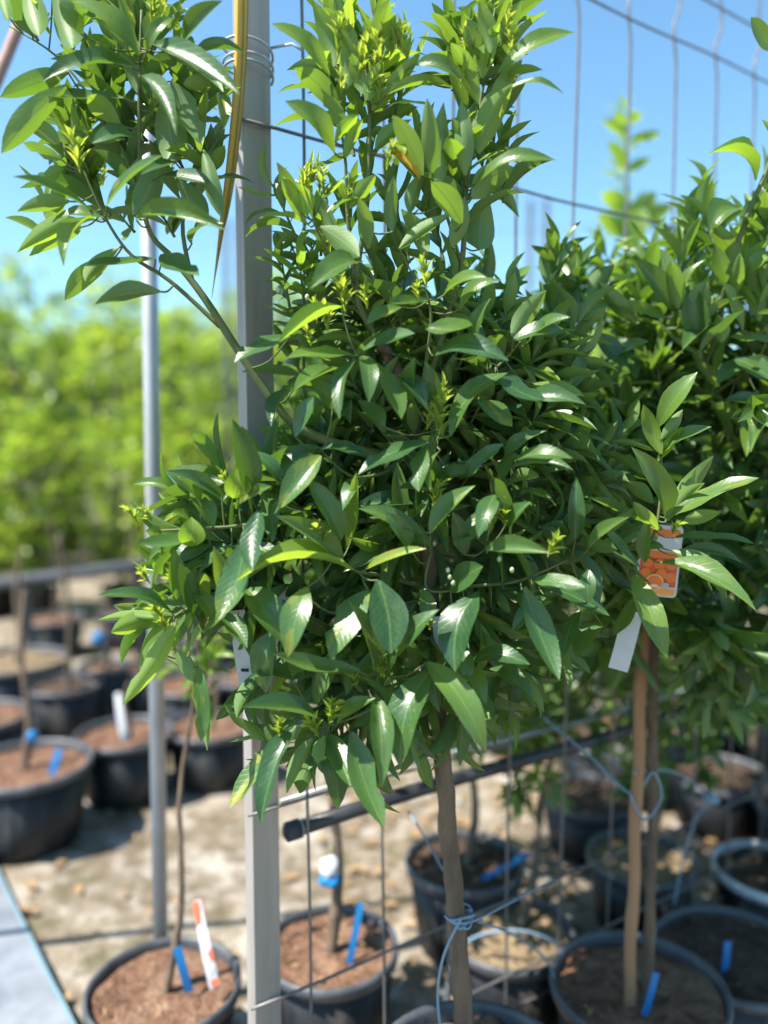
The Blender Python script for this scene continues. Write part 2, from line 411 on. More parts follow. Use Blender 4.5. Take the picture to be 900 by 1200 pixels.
def far_fence():
    t = empty('far_fence', (0, 5, 0), 'distant wire fence with grey posts behind the blurred hedge', 'fence')
    A = Vector((-3.6, 5.6, 0)); B = Vector((4.2, 4.0, 0)); L = (B - A).length; d = (B - A) / L
    for k in range(5):
        for dx in (0, .09):
            p = A + d * (L * (k / 4) * .97 + dx + .70); MB().tube([p + Vector((0, 0, -.1)), p + Vector((0, 0, 2.62))], .018, 10).build('post', M['rail'], t)
    for z in (1.2, 1.45, 1.7, 1.95, 2.2, 2.48): MB().tube([A + Vector((0, 0, z)), B + Vector((0, 0, z - .05))], .0022, 4).build('horizontal_wire', M['wire'], t)
    b = MB(); s = 0
    while s < L: p = A + d * s; b.tube([p + Vector((0, 0, .1)), p + Vector((0, 0, 2.5))], .0018, 4); s += .15
    b.build('vertical_wires', M['wire'], t)['kind'] = 'stuff'
far_fence()
def rail():
    t = empty('pipe_rail', P(60, 850, 3.7), 'low grey pipe rail in front of the blurred hedge', 'rail')
    a = P(-140, 702, 3.75); b_ = P(335, 640, 4.0)
    MB().tube([a, b_], .033, 14).build('rail_pipe', M['rail'], t)
    for q in (.34, .62, .9):
        p = a.lerp(b_, q); MB().tube([p + Vector((0, .03, .03)), Vector((p.x, p.y + .03, -.1))], .022, 10).build('rail_post', M['rail'], t)
rail()

# ------------------------------------------------------------------ leaves
def leaf_shape(nl=8, fold=.5, arch=.06, wave=.03, ph=0., tipx=.0, wmax=.44, sharp=1.):
    """unit-length leaf along +Y, width .3, upper side +Z; both ends at z=0"""
    S = (-1, -.5, 0, .5, 1); vs = []; uv = []
    for i in range(nl + 1):
        t = i / nl
        if t <= .05: h = .02
        else:
            q = (t - .05) / .95; h = .15 * (math.sin(math.pi * q ** (math.log(.5) / math.log(wmax))) ** (.62 if q < wmax else .70 * sharp)) * (1 if q < .8 else 1 - .35 * ((q - .8) / .2) ** 2) + .004
        z0 = arch * 4 * t * (1 - t)
        for s_ in S:
            x = s_ * h; z = z0 + fold * abs(s_) ** 1.4 * h + wave * math.sin(t * 9 + ph + (2 if s_ > 0 else 0)) * s_ * s_ * (h / .15)
            vs.append((x + tipx * math.sin(t * 3.0) * .3, t, z)); uv.append((.5 + .5 * s_ * (h / .156), t))
    fs = []
    for i in range(nl):
        for k in range(4): a = i * 5 + k; fs.append((a, a + 1, a + 6, a + 5))
    return vs, fs, uv
SHAPES = []
for k, (fo, ar, wv, tx, wm, sh) in enumerate([(.45, .05, .012, .03, .44, 1.), (.75, .09, .010, -.08, .42, 1.1), (.35, .14, .020, .10, .46, .95), (.95, .04, .008, 0, .43, 1.2), (.55, -.08, .018, -.06, .45, 1.), (.22, .07, .028, .07, .47, 1.), (.8, .16, .014, .05, .40, 1.2), (.4, .02, .014, -.10, .48, .9), (.65, .11, .03, -.03, .41, 1.15), (.5, -.03, .02, .12, .45, 1.05), (1.1, .1, .012, .04, .44, 1.1), (.3, .18, .024, -.07, .43, 1.)]):
    SHAPES.append(leaf_shape(8, fo, ar, wv, k * 1.3, tx, wm, sh))
for k_, si in ((5, 1), (9, -1)):      # insect bites on the margin of two shapes
    for i_, f_ in ((4, .72), (5, .55)):
        q_ = i_ * 5 + (4 if si > 0 else 0); v_ = SHAPES[k_][0][q_]; SHAPES[k_][0][q_] = (v_[0] * f_, v_[1], v_[2] * f_)
CURL = leaf_shape(8, 1.6, .22, .03, .4, .1, .45, 1.)
FAR_SHAPE = ([(0, 0, 0), (-.15, .4, .05), (0, .45, 0), (.15, .4, .05), (0, 1, -.05)], [(0, 2, 1), (0, 3, 2), (1, 2, 4), (2, 3, 4)], [(.5, 0), (0, .4), (.5, .45), (1, .4), (.5, 1)])
def leaf_mesh(sh, name, mat):
    me = bpy.data.meshes.new(name); me.from_pydata(sh[0], [], sh[1]); me.materials.append(mat)
    me.polygons.foreach_set('use_smooth', [True] * len(me.polygons)); u = me.uv_layers.new(name='UVMap')
    for lp in me.loops: u.data[lp.index].uv = sh[2][lp.vertex_index]
    me.update(); return me
LM = [leaf_mesh(s, 'leaf', LEAF) for s in SHAPES]; LMC = leaf_mesh(CURL, 'leaf_curled', LEAF); LMY = leaf_mesh(SHAPES[1], 'leaf_yellow', M['yel'])
def leaf_matrix(B, Y, Z, L, W):
    Y = Y.normalized(); Z = Z - Y * Z.dot(Y)
    Z = Z.normalized() if Z.length > 1e-5 else Y.orthogonal().normalized()
    X = Y.cross(Z)
    m = Matrix((X * (W / .3), Y * L, Z * L)).transposed().to_4x4(); m.translation = B; return m
class Mass:
    def __init__(s): s.v = []; s.f = []; s.uv = []; s.c = []
    new = 0.
    def add(s, sh, m, age, rnd):
        k = len(s.v); s.v += [tuple(m @ Vector(p)) for p in sh[0]]
        s.f += [tuple(i + k for i in f) for f in sh[1]]; s.uv += sh[2]; s.c += [(age, rnd, s.new, 1)] * len(sh[0])
    def build(s, name, parent):
        me = bpy.data.meshes.new(name); me.from_pydata(s.v, [], s.f); me.materials.append(LEAFM)
        me.polygons.foreach_set('use_smooth', [True] * len(me.polygons))
        u = me.uv_layers.new(name='UVMap'); vi = [0] * len(me.loops); me.loops.foreach_get('vertex_index', vi)
        u.data.foreach_set('uv', [x for i in vi for x in s.uv[i]])
        ca = me.color_attributes.new('tint', 'FLOAT_COLOR', 'POINT'); ca.data.foreach_set('color', [x for c in s.c for x in c])
        me.update(); o = bpy.data.objects.new(name, me); o.matrix_parent_inverse = Matrix.Translation(-parent.location)
        link(o, parent); o['kind'] = 'stuff'; return o
def put_leaf(parent, m, age, rnd, shape=None, mesh=None, name='leaf'):
    o = bpy.data.objects.new(name, mesh or LM[shape]); o.color = (age, rnd, 0, 1)
    if parent.type == 'EMPTY': o.matrix_parent_inverse = Matrix.Translation(-parent.location)
    o.matrix_basis = m; return link(o, parent)
# little tufts of soft new growth
def tuft_mesh(seed, n=34):
    r = random.Random(seed); ms = Mass(); sh = leaf_shape(4, .7, .06, 0, 0, 0, .45, 1.1)
    b = MB()
    for k in range(n):
        a = k * 2.4; q = k / n; tilt = R(r.uniform(5, 50)); base = Vector((0, 0, q * .014 + r.uniform(0, .008)))
        d = Vector((math.cos(a) * math.sin(tilt), math.sin(a) * math.sin(tilt), math.cos(tilt)))
        L = r.uniform(.005, .017); ms.add(sh, leaf_matrix(base, d, Vector((0, 0, 1)) - d * .2, L, L * r.uniform(.13, .26)), 1., r.random())
    me = bpy.data.meshes.new('new_growth'); me.from_pydata(ms.v, [], ms.f); me.materials.append(LEAF)
    me.polygons.foreach_set('use_smooth', [True] * len(me.polygons)); u = me.uv_layers.new(name='UVMap')
    for lp in me.loops: u.data[lp.index].uv = ms.uv[lp.vertex_index]
    return me
TUFTS = [tuft_mesh(s) for s in (1, 2, 3, 4)]
def put_tuft(parent, p, d, s=1., k=0):
    o = bpy.data.objects.new('new_growth', TUFTS[k % 4]); o.color = (1., random.uniform(.3, .8), random.uniform(.55, 1.), 1); o['kind'] = 'stuff'
    o.matrix_parent_inverse = Matrix.Translation(-parent.location)
    o.matrix_basis = Matrix.Translation(p) @ d.to_track_quat('Z', 'Y').to_matrix().to_4x4() @ Matrix.Scale(s * 1.0, 4)
    return link(o, parent)
def dseg(p, a, b):
    ab = b - a; t = max(0, min(1, (p - a).dot(ab) / max(ab.length_squared, 1e-9))); q = a + ab * t; return (p - q).length, q

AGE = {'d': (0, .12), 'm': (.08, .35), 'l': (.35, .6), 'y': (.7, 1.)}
class Tree:
    def __init__(s, name, loc, label, group=None):
        s.t = empty(name, loc, label, 'tree', group); s.nleaf = 0; s.cand = []; s.tw = MB(); s.skel = []; s.own = []
    def stem(s, pts, r0, r1, name='branch', mat='twig'):
        pts = smooth_path(pts, 5); rs = taper(len(pts), r0, r1)
        if name == 'trunk':
            pp = []
            for a_, b_ in zip(pts[:-1], pts[1:]): pp += [a_.lerp(b_, i_ / 3) for i_ in range(3)]
            pts = pp + [pts[-1]]; rs = taper(len(pts), r0, r1); rs = [r_ * (1 + .16 * noise.noise(Vector((i_ * .55, r0 * 900, 0))) + (.35 * math.exp(-((i_ - 9) / 1.6) ** 2))) for i_, r_ in enumerate(rs)]
            pts = [p_ + Vector((noise.noise(Vector((i_ * .35, 5, r0 * 300))), 0, 0)) * r0 * .22 for i_, p_ in enumerate(pts)]
        o = MB().tube(pts, rs, 12 if name == 'trunk' else 8).build(name, M[mat], s.t)
        s.skel += list(zip(pts[:-1], pts[1:])); s.own += [(o, p) for p in pts]; return pts
    def holder(s, p): return min(s.own, key=lambda q: (q[1] - p).length_squared)[0]
    def hand(s, rows, Y, older=0.):
        """each row: base x,y  tip x,y  width px  roll  age-kind  [base dY, tip dY]"""
        for row in rows:
            bx, by, tx, ty, wp, roll, kd = row[:7]; d0, d1 = (row[7], row[8]) if len(row) > 7 else (random.uniform(-.01, .02), random.uniform(-.03, .015))
            Y -= .0; d0 -= .012; d1 -= .025; B = P(bx, by, Y + d0); T = P(tx, ty, Y + d1); y = (T - B).normalized()
            c = (CAM - (B + T) * .5).normalized(); c = (c - y * c.dot(y)).normalized(); sd = y.cross(c)
            if sd.z < 0: sd = -sd
            if roll is None: roll = random.uniform(-35, 35)
            if abs(roll) < 90: roll = abs(roll) + random.uniform(8, 34)
            z = c * math.cos(R(roll)) + sd * math.sin(R(roll))
            if abs(roll) < 90: z = z * .75 + SUN * random.uniform(.1, .6)
            a0, a1 = AGE[kd]; W = .94 * wp / 900 * Y / max(.78, abs(math.cos(R(roll))))
            put_leaf(s.holder(B), leaf_matrix(B, y, z, (T - B).length, W), min(1, random.uniform(a0, a1) + older), random.random(), random.randrange(12)); s.nleaf += 1
            if s.skel:
                best = min((dseg(B, a, b) for a, b in s.skel), key=lambda q: q[0])
                if .002 < best[0] < .09:
                    q = best[1]; md = q.lerp(B, .5) + Vector((0, 0, -.12 * best[0])); s.tw.tube(smooth_path([q, md, B], 3), .0011, 5, False)
    def shoot(s, base, d, L, n, size, kind, rnd, spread=1.):
        """leafy shoot: candidates collected, objects or mass decided later"""
        d = d.normalized(); ax = d.orthogonal().normalized(); ay = d.cross(ax); pts = []
        bend = Vector((rnd.uniform(-.3, .3), rnd.uniform(-.3, .3), .25))
        for i in range(5): q = i / 4; pts.append(base + d * L * q + bend * L * .3 * q * q)
        s.tw.tube(pts, taper(5, .0022, .0009), 5, False)
        a0, a1 = AGE[kind]; ph = rnd.random() * 6.28
        for k in range(n):
            q = (k + .4) / n; p = base + d * L * q + bend * L * .3 * q * q; a = ph + k * 2.4 + rnd.uniform(-.3, .3)
            el = R((72 - 42 * q) * spread + rnd.uniform(-14, 14)); rad = ax * math.cos(a) + ay * math.sin(a)
            y = (d * math.cos(el) + rad * math.sin(el) + Vector((0, 0, -.38 * (1 - q)))).normalized()
            z = d * math.sin(el) - rad * math.cos(el) + d * .3 + Vector((0, 0, .12)) + SUN * .3 + Vector((rnd.uniform(-.3, .3), rnd.uniform(-.3, .3), 0))
            ln = size * (1 - .35 * q) * rnd.uniform(.75, 1.15); W = ln * rnd.uniform(.205, .31)
            age = min(1, rnd.uniform(a0, a1) + .25 * q * q)
            s.cand.append((leaf_matrix(p, y, z, ln, W), age, rnd.random(), rnd.randrange(12)))
    def finish(s, maxobj, mass_name='leaf_mass', far=False):
        # the leaves that show largest from the path become parts, the rest one mass
        def score(c):
            p = c[0].translation; sz = (c[0].col[1].xyz).length
            u = p - CAM; px = u.x / max(u.y, .1); py = u.z / max(u.y, .1)
            vis = 1 if abs(px) < .55 and abs(py + .08) < .72 else .2
            return -vis * sz / max(u.y, .1) ** 3
        s.cand.sort(key=score); ms = Mass(); k = max(0, maxobj - s.nleaf)
        for c in s.cand[:k]: put_leaf(s.holder(c[0].translation), c[0], c[1], c[2], c[3])
        for c in s.cand[k:]: ms.add(FAR_SHAPE if far else SHAPES[c[3]], c[0], c[1], c[2])
        if ms.v: ms.build(mass_name, s.t)
        if s.tw.v: s.tw.build('twigs', M['twig'], s.t)['kind'] = 'stuff'

# ------------------------------------------------------------------ pots
def pot(name_loc, Rr, H, label, soil='soil', fill=.9, rim='potg'):
    x, y = name_loc; z0 = 0
    t = empty('plant_pot', (x, y, z0), label, 'pot', 'black plastic nursery pots')
    b = MB(); k = .80
    b.lathe([(.001, .004), (Rr * k, .0), (Rr * (k + .02), .012), (Rr * .975, H - .022), (Rr * .965, H - .022), (Rr * k * .97, .012), (.001, .012)], 44, .006); b.build('body', M['pot'], t, (0, 0, 0))
    b = MB(); b.lathe([(Rr * .97, H - .024), (Rr * 1.025, H - .024), (Rr * 1.04, H - .012), (Rr * 1.03, H), (Rr * .985, H), (Rr * .962, H - .008), (Rr * .96, H - .03)], 44, .006); b.build('rim', M[rim], t, (0, 0, 0))
    b = MB(); vs = []; n = 30; rings = 9; zf = H * fill
    for i in range(rings):
        r = Rr * (.965 * (k + (1 - k) * fill)) * (i / (rings - 1)) * 1.0 + 1e-4
        for j in range(n):
            a = 2 * math.pi * j / n; X, Yy = r * math.cos(a), r * math.sin(a)
            vs.append((X, Yy, zf + .012 * noise.noise(Vector((X * 30 + x * 9, Yy * 30 + y * 7, 1))) + .008 * noise.noise(Vector((X * 80, Yy * 80, x)))))
    b.add(vs, [(i * n + j, i * n + (j + 1) % n, (i + 1) * n + (j + 1) % n, (i + 1) * n + j) for i in range(rings - 1) for j in range(n)])
    b.build('soil', M[soil], t, (0, 0, 0))
    rnd = random.Random(int(abs(x * 977 + y * 531) * 10)); b = MB()
    for k_ in range(18):
        a = rnd.uniform(0, 6.28); r = Rr * .8 * math.sqrt(rnd.random()); L = rnd.uniform(.006, .026); W = L * rnd.choice((.08, .12, .3)); an = rnd.uniform(0, 6.28); c_, s_ = math.cos(an), math.sin(an); vs = []
        for (p_, q_, h_) in ((-.5, 0, .3), (0, .5, .5), (.5, 0, .2), (0, -.5, .4), (0, 0, .1)):
            vs.append((r * math.cos(a) + c_ * p_ * L - s_ * q_ * W, r * math.sin(a) + s_ * p_ * L + c_ * q_ * W, zf + .010 + h_ * .008 * rnd.random()))
        b.add(vs, [(0, 4, 1), (1, 4, 2), (2, 4, 3), (3, 4, 0)])
    b.build('debris', M['litter'], t, (0, 0, 0))['kind'] = 'stuff'; return t
def slat(name, base, top, wd, mat, label, cat, group=None, thick=.0012, face=None, twist=0.):
    """thin plastic strip with real thickness, slightly bowed"""
    base = Vector(base); top = Vector(top); d = top - base; y = d.normalized()
    c = face or Vector((0, -1, .2)); c = (c - y * c.dot(y)).normalized(); x = y.cross(c)
    b = MB(); n = 8; vs = []
    for i in range(n + 1):
        q = i / n; p = base + d * q + c * (.03 * d.length * math.sin(q * 3.1)); a = twist * (q - .5); xx = x * math.cos(a) + c * math.sin(a); cc = c * math.cos(a) - x * math.sin(a)
        for sx, sc_ in ((-1, 1), (1, 1), (1, -1), (-1, -1)): vs.append(p + xx * wd * .5 * sx + cc * thick * .5 * sc_)
    fs = [(i * 4 + k, i * 4 + (k + 1) % 4, i * 4 + 4 + (k + 1) % 4, i * 4 + 4 + k) for i in range(n) for k in range(4)] + [(3, 2, 1, 0), (n * 4, n * 4 + 1, n * 4 + 2, n * 4 + 3)]
    b.add(vs, fs, False); o = b.build(name, M[mat] if isinstance(mat, str) else mat)
    if label: tag(o, label, cat, group)
    return o
def onplane(px, py, z):
    a = P(px, py, 1.); d = a - CAM; return CAM + d * ((z - CAM.z) / d.z)

# ------------------------------------------------------------------ the staked citrus tree in front of the post
def fill(T, rnd, ells, centre, front=0.):
    for (px, py, Y, rx, ry, rd, n, kinds, size) in ells:
        for _ in range(int(n * (1.45 if n > 15 else 1.15))):
            while True:
                a, b, c = rnd.uniform(-1, 1), rnd.uniform(-1, 1), rnd.uniform(-1, 1)
                if .12 < a * a + b * b + c * c < 1: break
            p = P(px, py, Y) + Vector((a * rx / 900 * Y, c * rd, -b * ry / 900 * Y))
            if p.y < front: p.y = front + .06 * rnd.random()
            d = (p - centre).normalized() * .9 + Vector((0, 0, .45)) + Vector((rnd.uniform(-.5, .5), rnd.uniform(-.5, .5), rnd.uniform(-.3, .3)))
            T.shoot(p, d, rnd.uniform(.03, .07), rnd.randint(5, 8), size * rnd.uniform(1.0, 1.5), rnd.choice(kinds), rnd)
def main_tree():
    rnd = random.Random(3)
    base = P(556, 1306, 1.04); base.z = 0
    T = Tree('citrus_tree', base, 'tall glossy citrus tree on a thin trunk in front of the grey post')
    T.stem([Vector((base.x + .003, 1.04, .2)), P(545, 1200, 1.04), P(530, 1030, 1.04), P(516, 860, 1.04), P(506, 720, 1.04), P(497, 600, 1.03), P(486, 500, 1.02), P(462, 430, 1.0), P(440, 395, .99)], .0155, .007, 'trunk', 'bark')
    st = T.stem
    st([P(488, 540, 1.03), P(410, 525, .985), P(343, 495, .965), P(292, 430, .955), P(240, 350, .95), P(205, 305, .95), P(172, 262, .95), P(163, 150, .95), P(166, 12, .95)], .0075, .0016)
    st([P(258, 383, .952), P(200, 330, .945), P(155, 300, .94), P(125, 258, .935), P(98, 200, .93)], .003, .0012)
    st([P(225, 328, .95), P(214, 260, .965), P(235, 200, .97), P(262, 145, .975), P(262, 100, .975)], .003, .0012)
    st([P(172, 262, .95), P(150, 190, .97), P(110, 120, .985), P(65, 65, .99), P(10, 30, 1.0)], .0025, .001)
    st([P(440, 395, .99), P(418, 340, .965), P(430, 240, .955), P(433, 130, .95), P(428, 50, .95)], .0042, .0014)
    st([P(418, 340, .965), P(408, 260, .96), P(404, 180, .95), P(394, 130, .945)], .003, .0012)
    st([P(418, 340, .965), P(388, 300, .94), P(366, 258, .93)], .0022, .001)
    st([P(486, 500, 1.02), P(520, 390, .99), P(541, 310, .97), P(547, 215, .96), P(563, 120, .96), P(580, 10, .96)], .005, .0014)
    st([P(541, 310, .97), P(520, 240, .955), P(510, 195, .95)], .0024, .001)
    st([P(497, 600, 1.03), P(410, 612, .96), P(330, 612, .92), P(260, 618, .905), P(185, 622, .90)], .0045, .0013)
    st([P(400, 612, .955), P(330, 650, .92), P(262, 695, .905), P(205, 722, .895), P(185, 765, .89)], .003, .001)
    st([P(503, 690, 1.035), P(450, 675, .94), P(415, 668, .895), P(384, 640, .885)], .0035, .0012)
    st([P(508, 750, 1.04), P(505, 770, .98), P(465, 792, .92), P(443, 788, .895)], .003, .0012)
    st([P(511, 790, 1.04), P(470, 810, .96), P(420, 838, .91), P(385, 850, .895)], .003, .0012)
    st([P(503, 690, 1.035), P(560, 686, .96), P(610, 680, .945), P(668, 655, .945)], .003, .001)
    st([P(490, 530, 1.02), P(498, 525, .96), P(508, 505, .925)], .003, .001)
    st([P(497, 610, 1.03), P(540, 620, .96), P(572, 640, .93)], .003, .001)
    st([P(497, 620, 1.03), P(505, 640, .95), P(500, 690, .93), P(545, 690, .92)], .003, .001)
    st([P(470, 450, 1.0), P(440, 430, .94), P(418, 416, .915)], .003, .001)
    st([P(490, 480, 1.01), P(500, 420, .95), P(505, 370, .935), P(498, 335, .93)], .003, .001)
    st([P(490, 480, 1.01), P(570, 440, .96), P(610, 400, .955)], .003, .001)
    st([P(497, 560, 1.03), P(590, 540, .96), P(640, 520, .95)], .003, .001)
    st([P(488, 540, 1.02), P(420, 560, .95), P(378, 530, .92)], .003, .001)
    st([P(505, 700, 1.035), P(400, 720, .95), P(350, 690, .92)], .003, .001)
    # upper left spray
    T.hand([(163, 65, 86, 2, 27, -10, 'l'), (155, 78, 50, 95, 27, 25, 'm'), (145, 115, 52, 113, 22, 35, 'd'), (80, 85, 0, 114, 24, 160, 'm'), (78, 100, 2, 180, 27, 165, 'l'),
            (178, 52, 281, 111, 24, -20, 'm', 0, -.06), (183, 55, 262, 108, 18, 150, 'm'), (165, 90, 206, 160, 19, 10, 'm', -.01, -.05), (215, 52, 261, 1, 20, None, 'm'), (225, 66, 287, 62, 15, 20, 'm'),
            (200, 95, 237, 170, 27, 160, 'm', .03, .03), (190, 115, 200, 196, 38, 170, 'm', .03, .04), (165, 165, 108, 168, 20, 30, 'd'), (140, 145, 104, 112, 24, 170, 'l'), (125, 242, 191, 182, 17, 40, 'm', -.02, -.05),
            (105, 246, 15, 207, 19, 20, 'm', -.01, -.06), (160, 258, 265, 270, 23, 15, 'm', -.01, -.06), (157, 252, 188, 190, 30, 170, 'd', 0, .03), (70, 168, 22, 143, 20, 160, 'l'), (72, 187, 27, 167, 15, 165, 'l'),
            (75, 196, 40, 211, 16, 160, 'm'), (82, 236, 20, 248, 18, 160, 'l'), (88, 256, 20, 296, 22, 165, 'y', 0, .03), (112, 258, 75, 312, 20, -30, 'l', -.01, -.05), (96, 266, 34, 300, 22, 165, 'l', .02, .03),
            (188, 342, 111, 357, 20, 150, 'd', -.01, -.03), (182, 304, 95, 312, 20, 35, 'd', 0, -.03), (128, 305, 76, 352, 24, 165, 'l', .02, .02), (190, 298, 234, 323, 25, 10, 'd', -.01, -.05), (188, 206, 248, 216, 18, 20, 'd'),
            (238, 175, 261, 256, 20, 160, 'm', .02, .02), (258, 110, 262, 152, 15, 20, 'm'), (28, -25, 46, 42, 26, 170, 'l'), (-5, -15, 10, 26, 15, 165, 'y'), (62, -20, 86, 56, 32, 165, 'm'), (95, 40, 70, 0, 22, 0, 'm'),
            (208, 212, 243, 262, 26, 160, 'd', .03, .03), (225, 285, 262, 262, 20, 30, 'd'), (165, 110, 140, 60, 24, 160, 'm', .03, .04), (150, 60, 110, 20, 22, None, 'l'), (170, 45, 200, 5, 22, 160, 'm', .02, .03), (172, 60, 205, 20, 16, 0, 'l'),
            (120, 255, 60, 262, 16, 20, 'm'), (140, 290, 100, 330, 18, 165, 'l'), (150, 215, 110, 175, 20, 20, 'd'), (205, 190, 165, 205, 18, 20, 'd'), (215, 100, 250, 90, 18, 165, 'l', .02, .02), (178, 130, 160, 85, 18, 10, 'd', .03, .03)], .94)
    put_tuft(T.t, P(95, 208, .92), Vector((-.1, -.3, 1)), 1.9, 0); put_tuft(T.t, P(188, 22, .93), Vector((.3, -.3, 1)), 2.2, 2); put_tuft(T.t, P(160, 30, .93), Vector((-.3, -.3, 1)), 1.8, 3); put_tuft(T.t, P(60, 45, .95), Vector((-.3, -.3, 1)), 1.3, 1); put_tuft(T.t, P(178, 40, .94), Vector((.1, -.2, 1)), 1.9, 1); put_tuft(T.t, P(120, 220, .93), Vector((.2, -.2, 1)), 1., 2); put_tuft(T.t, P(198, 40, .94), Vector((.6, -.2, 1)), 1.2, 3)
    # upright shoots against the sky
    T.hand([(386, 88, 318, 28, 19, -15, 'l'), (392, 78, 365, -2, 24, 165, 'l'), (416, 68, 386, 15, 24, 160, 'm'), (440, 62, 456, 0, 22, 165, 'm'), (455, 62, 461, 15, 16, 165, 'l'), (398, 130, 345, 80, 25, 165, 'm'),
            (392, 179, 334, 119, 26, 10, 'm', 0, -.03), (393, 166, 419, 135, 15, 160, 'y'), (448, 116, 486, 66, 17, 160, 'l'), (452, 112, 531, 103, 14, 20, 'm'), (462, 121, 508, 126, 11, 30, 'l'), (486, 76, 545, 95, 19, 20, 'm'),
            (348, 242, 324, 190, 15, 0, 'l'), (360, 252, 350, 215, 22, 170, 'y'), (356, 262, 330, 207, 19, 165, 'y'), (364, 266, 303, 256, 11, 50, 'l'), (376, 236, 409, 204, 9, 40, 'y'), (432, 236, 382, 250, 16, 45, 'm'),
            (375, 266, 421, 301, 26, 165, 'm'), (432, 292, 420, 232, 18, 165, 'm'), (460, 272, 462, 205, 17, 165, 'm', .02, .02), (468, 292, 531, 250, 15, 160, 'm'), (495, 206, 460, 135, 23, 165, 'm'), (506, 210, 500, 115, 21, 165, 'm'),
            (516, 216, 520, 120, 25, 168, 'l'), (541, 262, 505, 213, 26, 160, 'y'), (545, 206, 540, 118, 22, 165, 'm'), (560, 180, 601, 98, 30, 165, 'l'), (546, 200, 530, 138, 20, 160, 'm'), (556, 216, 651, 188, 19, 20, 'm'),
            (553, 232, 602, 196, 32, 165, 'm', .01, .02), (466, 172, 475, 180, 10, 20, 'y'), (560, 122, 528, 50, 22, 165, 'l'), (565, 92, 586, 25, 22, 165, 'y'), (560, 66, 546, 22, 22, 10, 'm'), (575, 62, 562, 0, 22, 168, 'm'),
            (588, 52, 611, 0, 20, 165, 'm'), (584, 86, 673, 38, 22, 20, 'l'), (590, 96, 636, 82, 12, 20, 'm'), (588, 111, 661, 110, 9, 35, 'm'), (562, 292, 572, 228, 44, 168, 'd', .06, .08), (425, 110, 412, 62, 18, 165, 'l'), (430, 118, 447, 70, 18, 165, 'l'),
            (436, 130, 470, 95, 18, 165, 'l'), (405, 105, 400, 55, 18, 165, 'm'), (404, 150, 380, 110, 20, 165, 'm'), (440, 175, 482, 140, 18, 165, 'm', .02, .03), (500, 300, 470, 245, 22, 165, 'm', .02, .03), (530, 290, 545, 230, 22, 165, 'm', .02, .03),
            (395, 290, 370, 225, 20, 165, 'm', .02, .03), (575, 130, 612, 70, 22, 165, 'm', .02, .02), (566, 150, 590, 100, 22, 165, 'l', .02, .02), (480, 250, 497, 200, 18, 165, 'm', .03, .03), (405, 185, 425, 140, 15, 165, 'l'), (410, 245, 440, 205, 16, 165, 'l')], .94, .18)
    k = T.nleaf; put_leaf(T.t, leaf_matrix(P(455, 178, .94), P(495, 213, .93) - P(455, 178, .94), Vector((.2, -1, .3)), .052, .012), 1, .5, mesh=LMY); T.nleaf += 1
    for p in ((395, 60), (412, 40), (448, 78), (425, 120), (442, 110), (480, 70), (385, 235), (362, 215), (545, 60), (575, 25), (600, 60), (540, 100), (350, 225), (430, 68), (420, 95), (455, 65), (470, 55), (437, 90), (400, 108), (452, 195), (373, 222), (405, 238), (560, 40), (590, 35), (440, 45)): put_tuft(T.t, P(p[0], p[1] + 8, .935), Vector((random.uniform(-.4, .4), -.3, 1)), random.uniform(1., 1.7), p[0])
    # body of the crown
    T.hand([(424, 306, 364, 338, 32, 15, 'm', 0, -.04), (400, 360, 327, 402, 19, 25, 'y', 0, -.04), (416, 418, 336, 420, 22, 20, 'l', -.01, -.05), (396, 432, 344, 459, 24, 20, 'm'), (418, 420, 398, 491, 18, -10, 'm', -.01, -.05), (425, 417, 432, 472, 17, 15, 'm', -.01, -.04),
            (440, 425, 470, 491, 24, 20, 'm', 0, -.03), (424, 411, 486, 391, 21, 25, 'd', 0, -.03), (498, 384, 553, 381, 21, 15, 'm', 0, -.05), (510, 416, 596, 423, 27, 15, 'd', 0, -.05), (486, 472, 487, 419, 21, 0, 'm'), (510, 470, 499, 424, 18, 0, 'd'),
            (528, 511, 595, 437, 27, 15, 'm', -.01, .0), (502, 518, 420, 556, 24, 10, 'd', -.02, -.04), (498, 524, 491, 576, 25, 0, 'd', -.02, -.04), (516, 528, 505, 575, 12, 30, 'm', -.02, -.04), (374, 526, 432, 537, 17, 20, 'd'), (374, 524, 326, 562, 26, 20, 'd'),
            (376, 534, 327, 597, 31, 10, 'd', -.02, -.03), (346, 512, 370, 463, 23, 0, 'd'), (340, 394, 275, 425, 26, 15, 'd', 0, -.02), (502, 352, 455, 356, 16, 20, 'm'), (520, 346, 570, 325, 20, 25, 'm'), (540, 362, 587, 328, 22, 20, 'm'),
            (345, 455, 318, 500, 20, 20, 'd', .02, 0), (470, 360, 430, 380, 18, 20, 'm'), (560, 470, 600, 500, 22, 20, 'd'), (580, 440, 640, 470, 24, 15, 'd'), (600, 400, 660, 385, 20, 20, 'm'), (600, 395, 640, 340, 24, 165, 'm'), (620, 400, 668, 372, 20, 20, 'm'),
            (612, 470, 686, 474, 22, 20, 'd'), (625, 450, 685, 465, 16, 25, 'l'), (540, 560, 590, 520, 22, 10, 'd'), (450, 500, 420, 470, 20, 10, 'd'), (602, 540, 671, 537, 18, 25, 'm', -.02, -.05), (600, 548, 672, 552, 16, 30, 'd', -.01, -.04), (585, 560, 606, 530, 20, 0, 'd'), (590, 545, 640, 505, 20, 20, 'd'),
            (560, 400, 575, 350, 22, 10, 'm'), (470, 440, 500, 480, 20, 10, 'd'), (390, 480, 360, 440, 20, 10, 'd'), (430, 560, 400, 600, 20, 10, 'd')], .92)
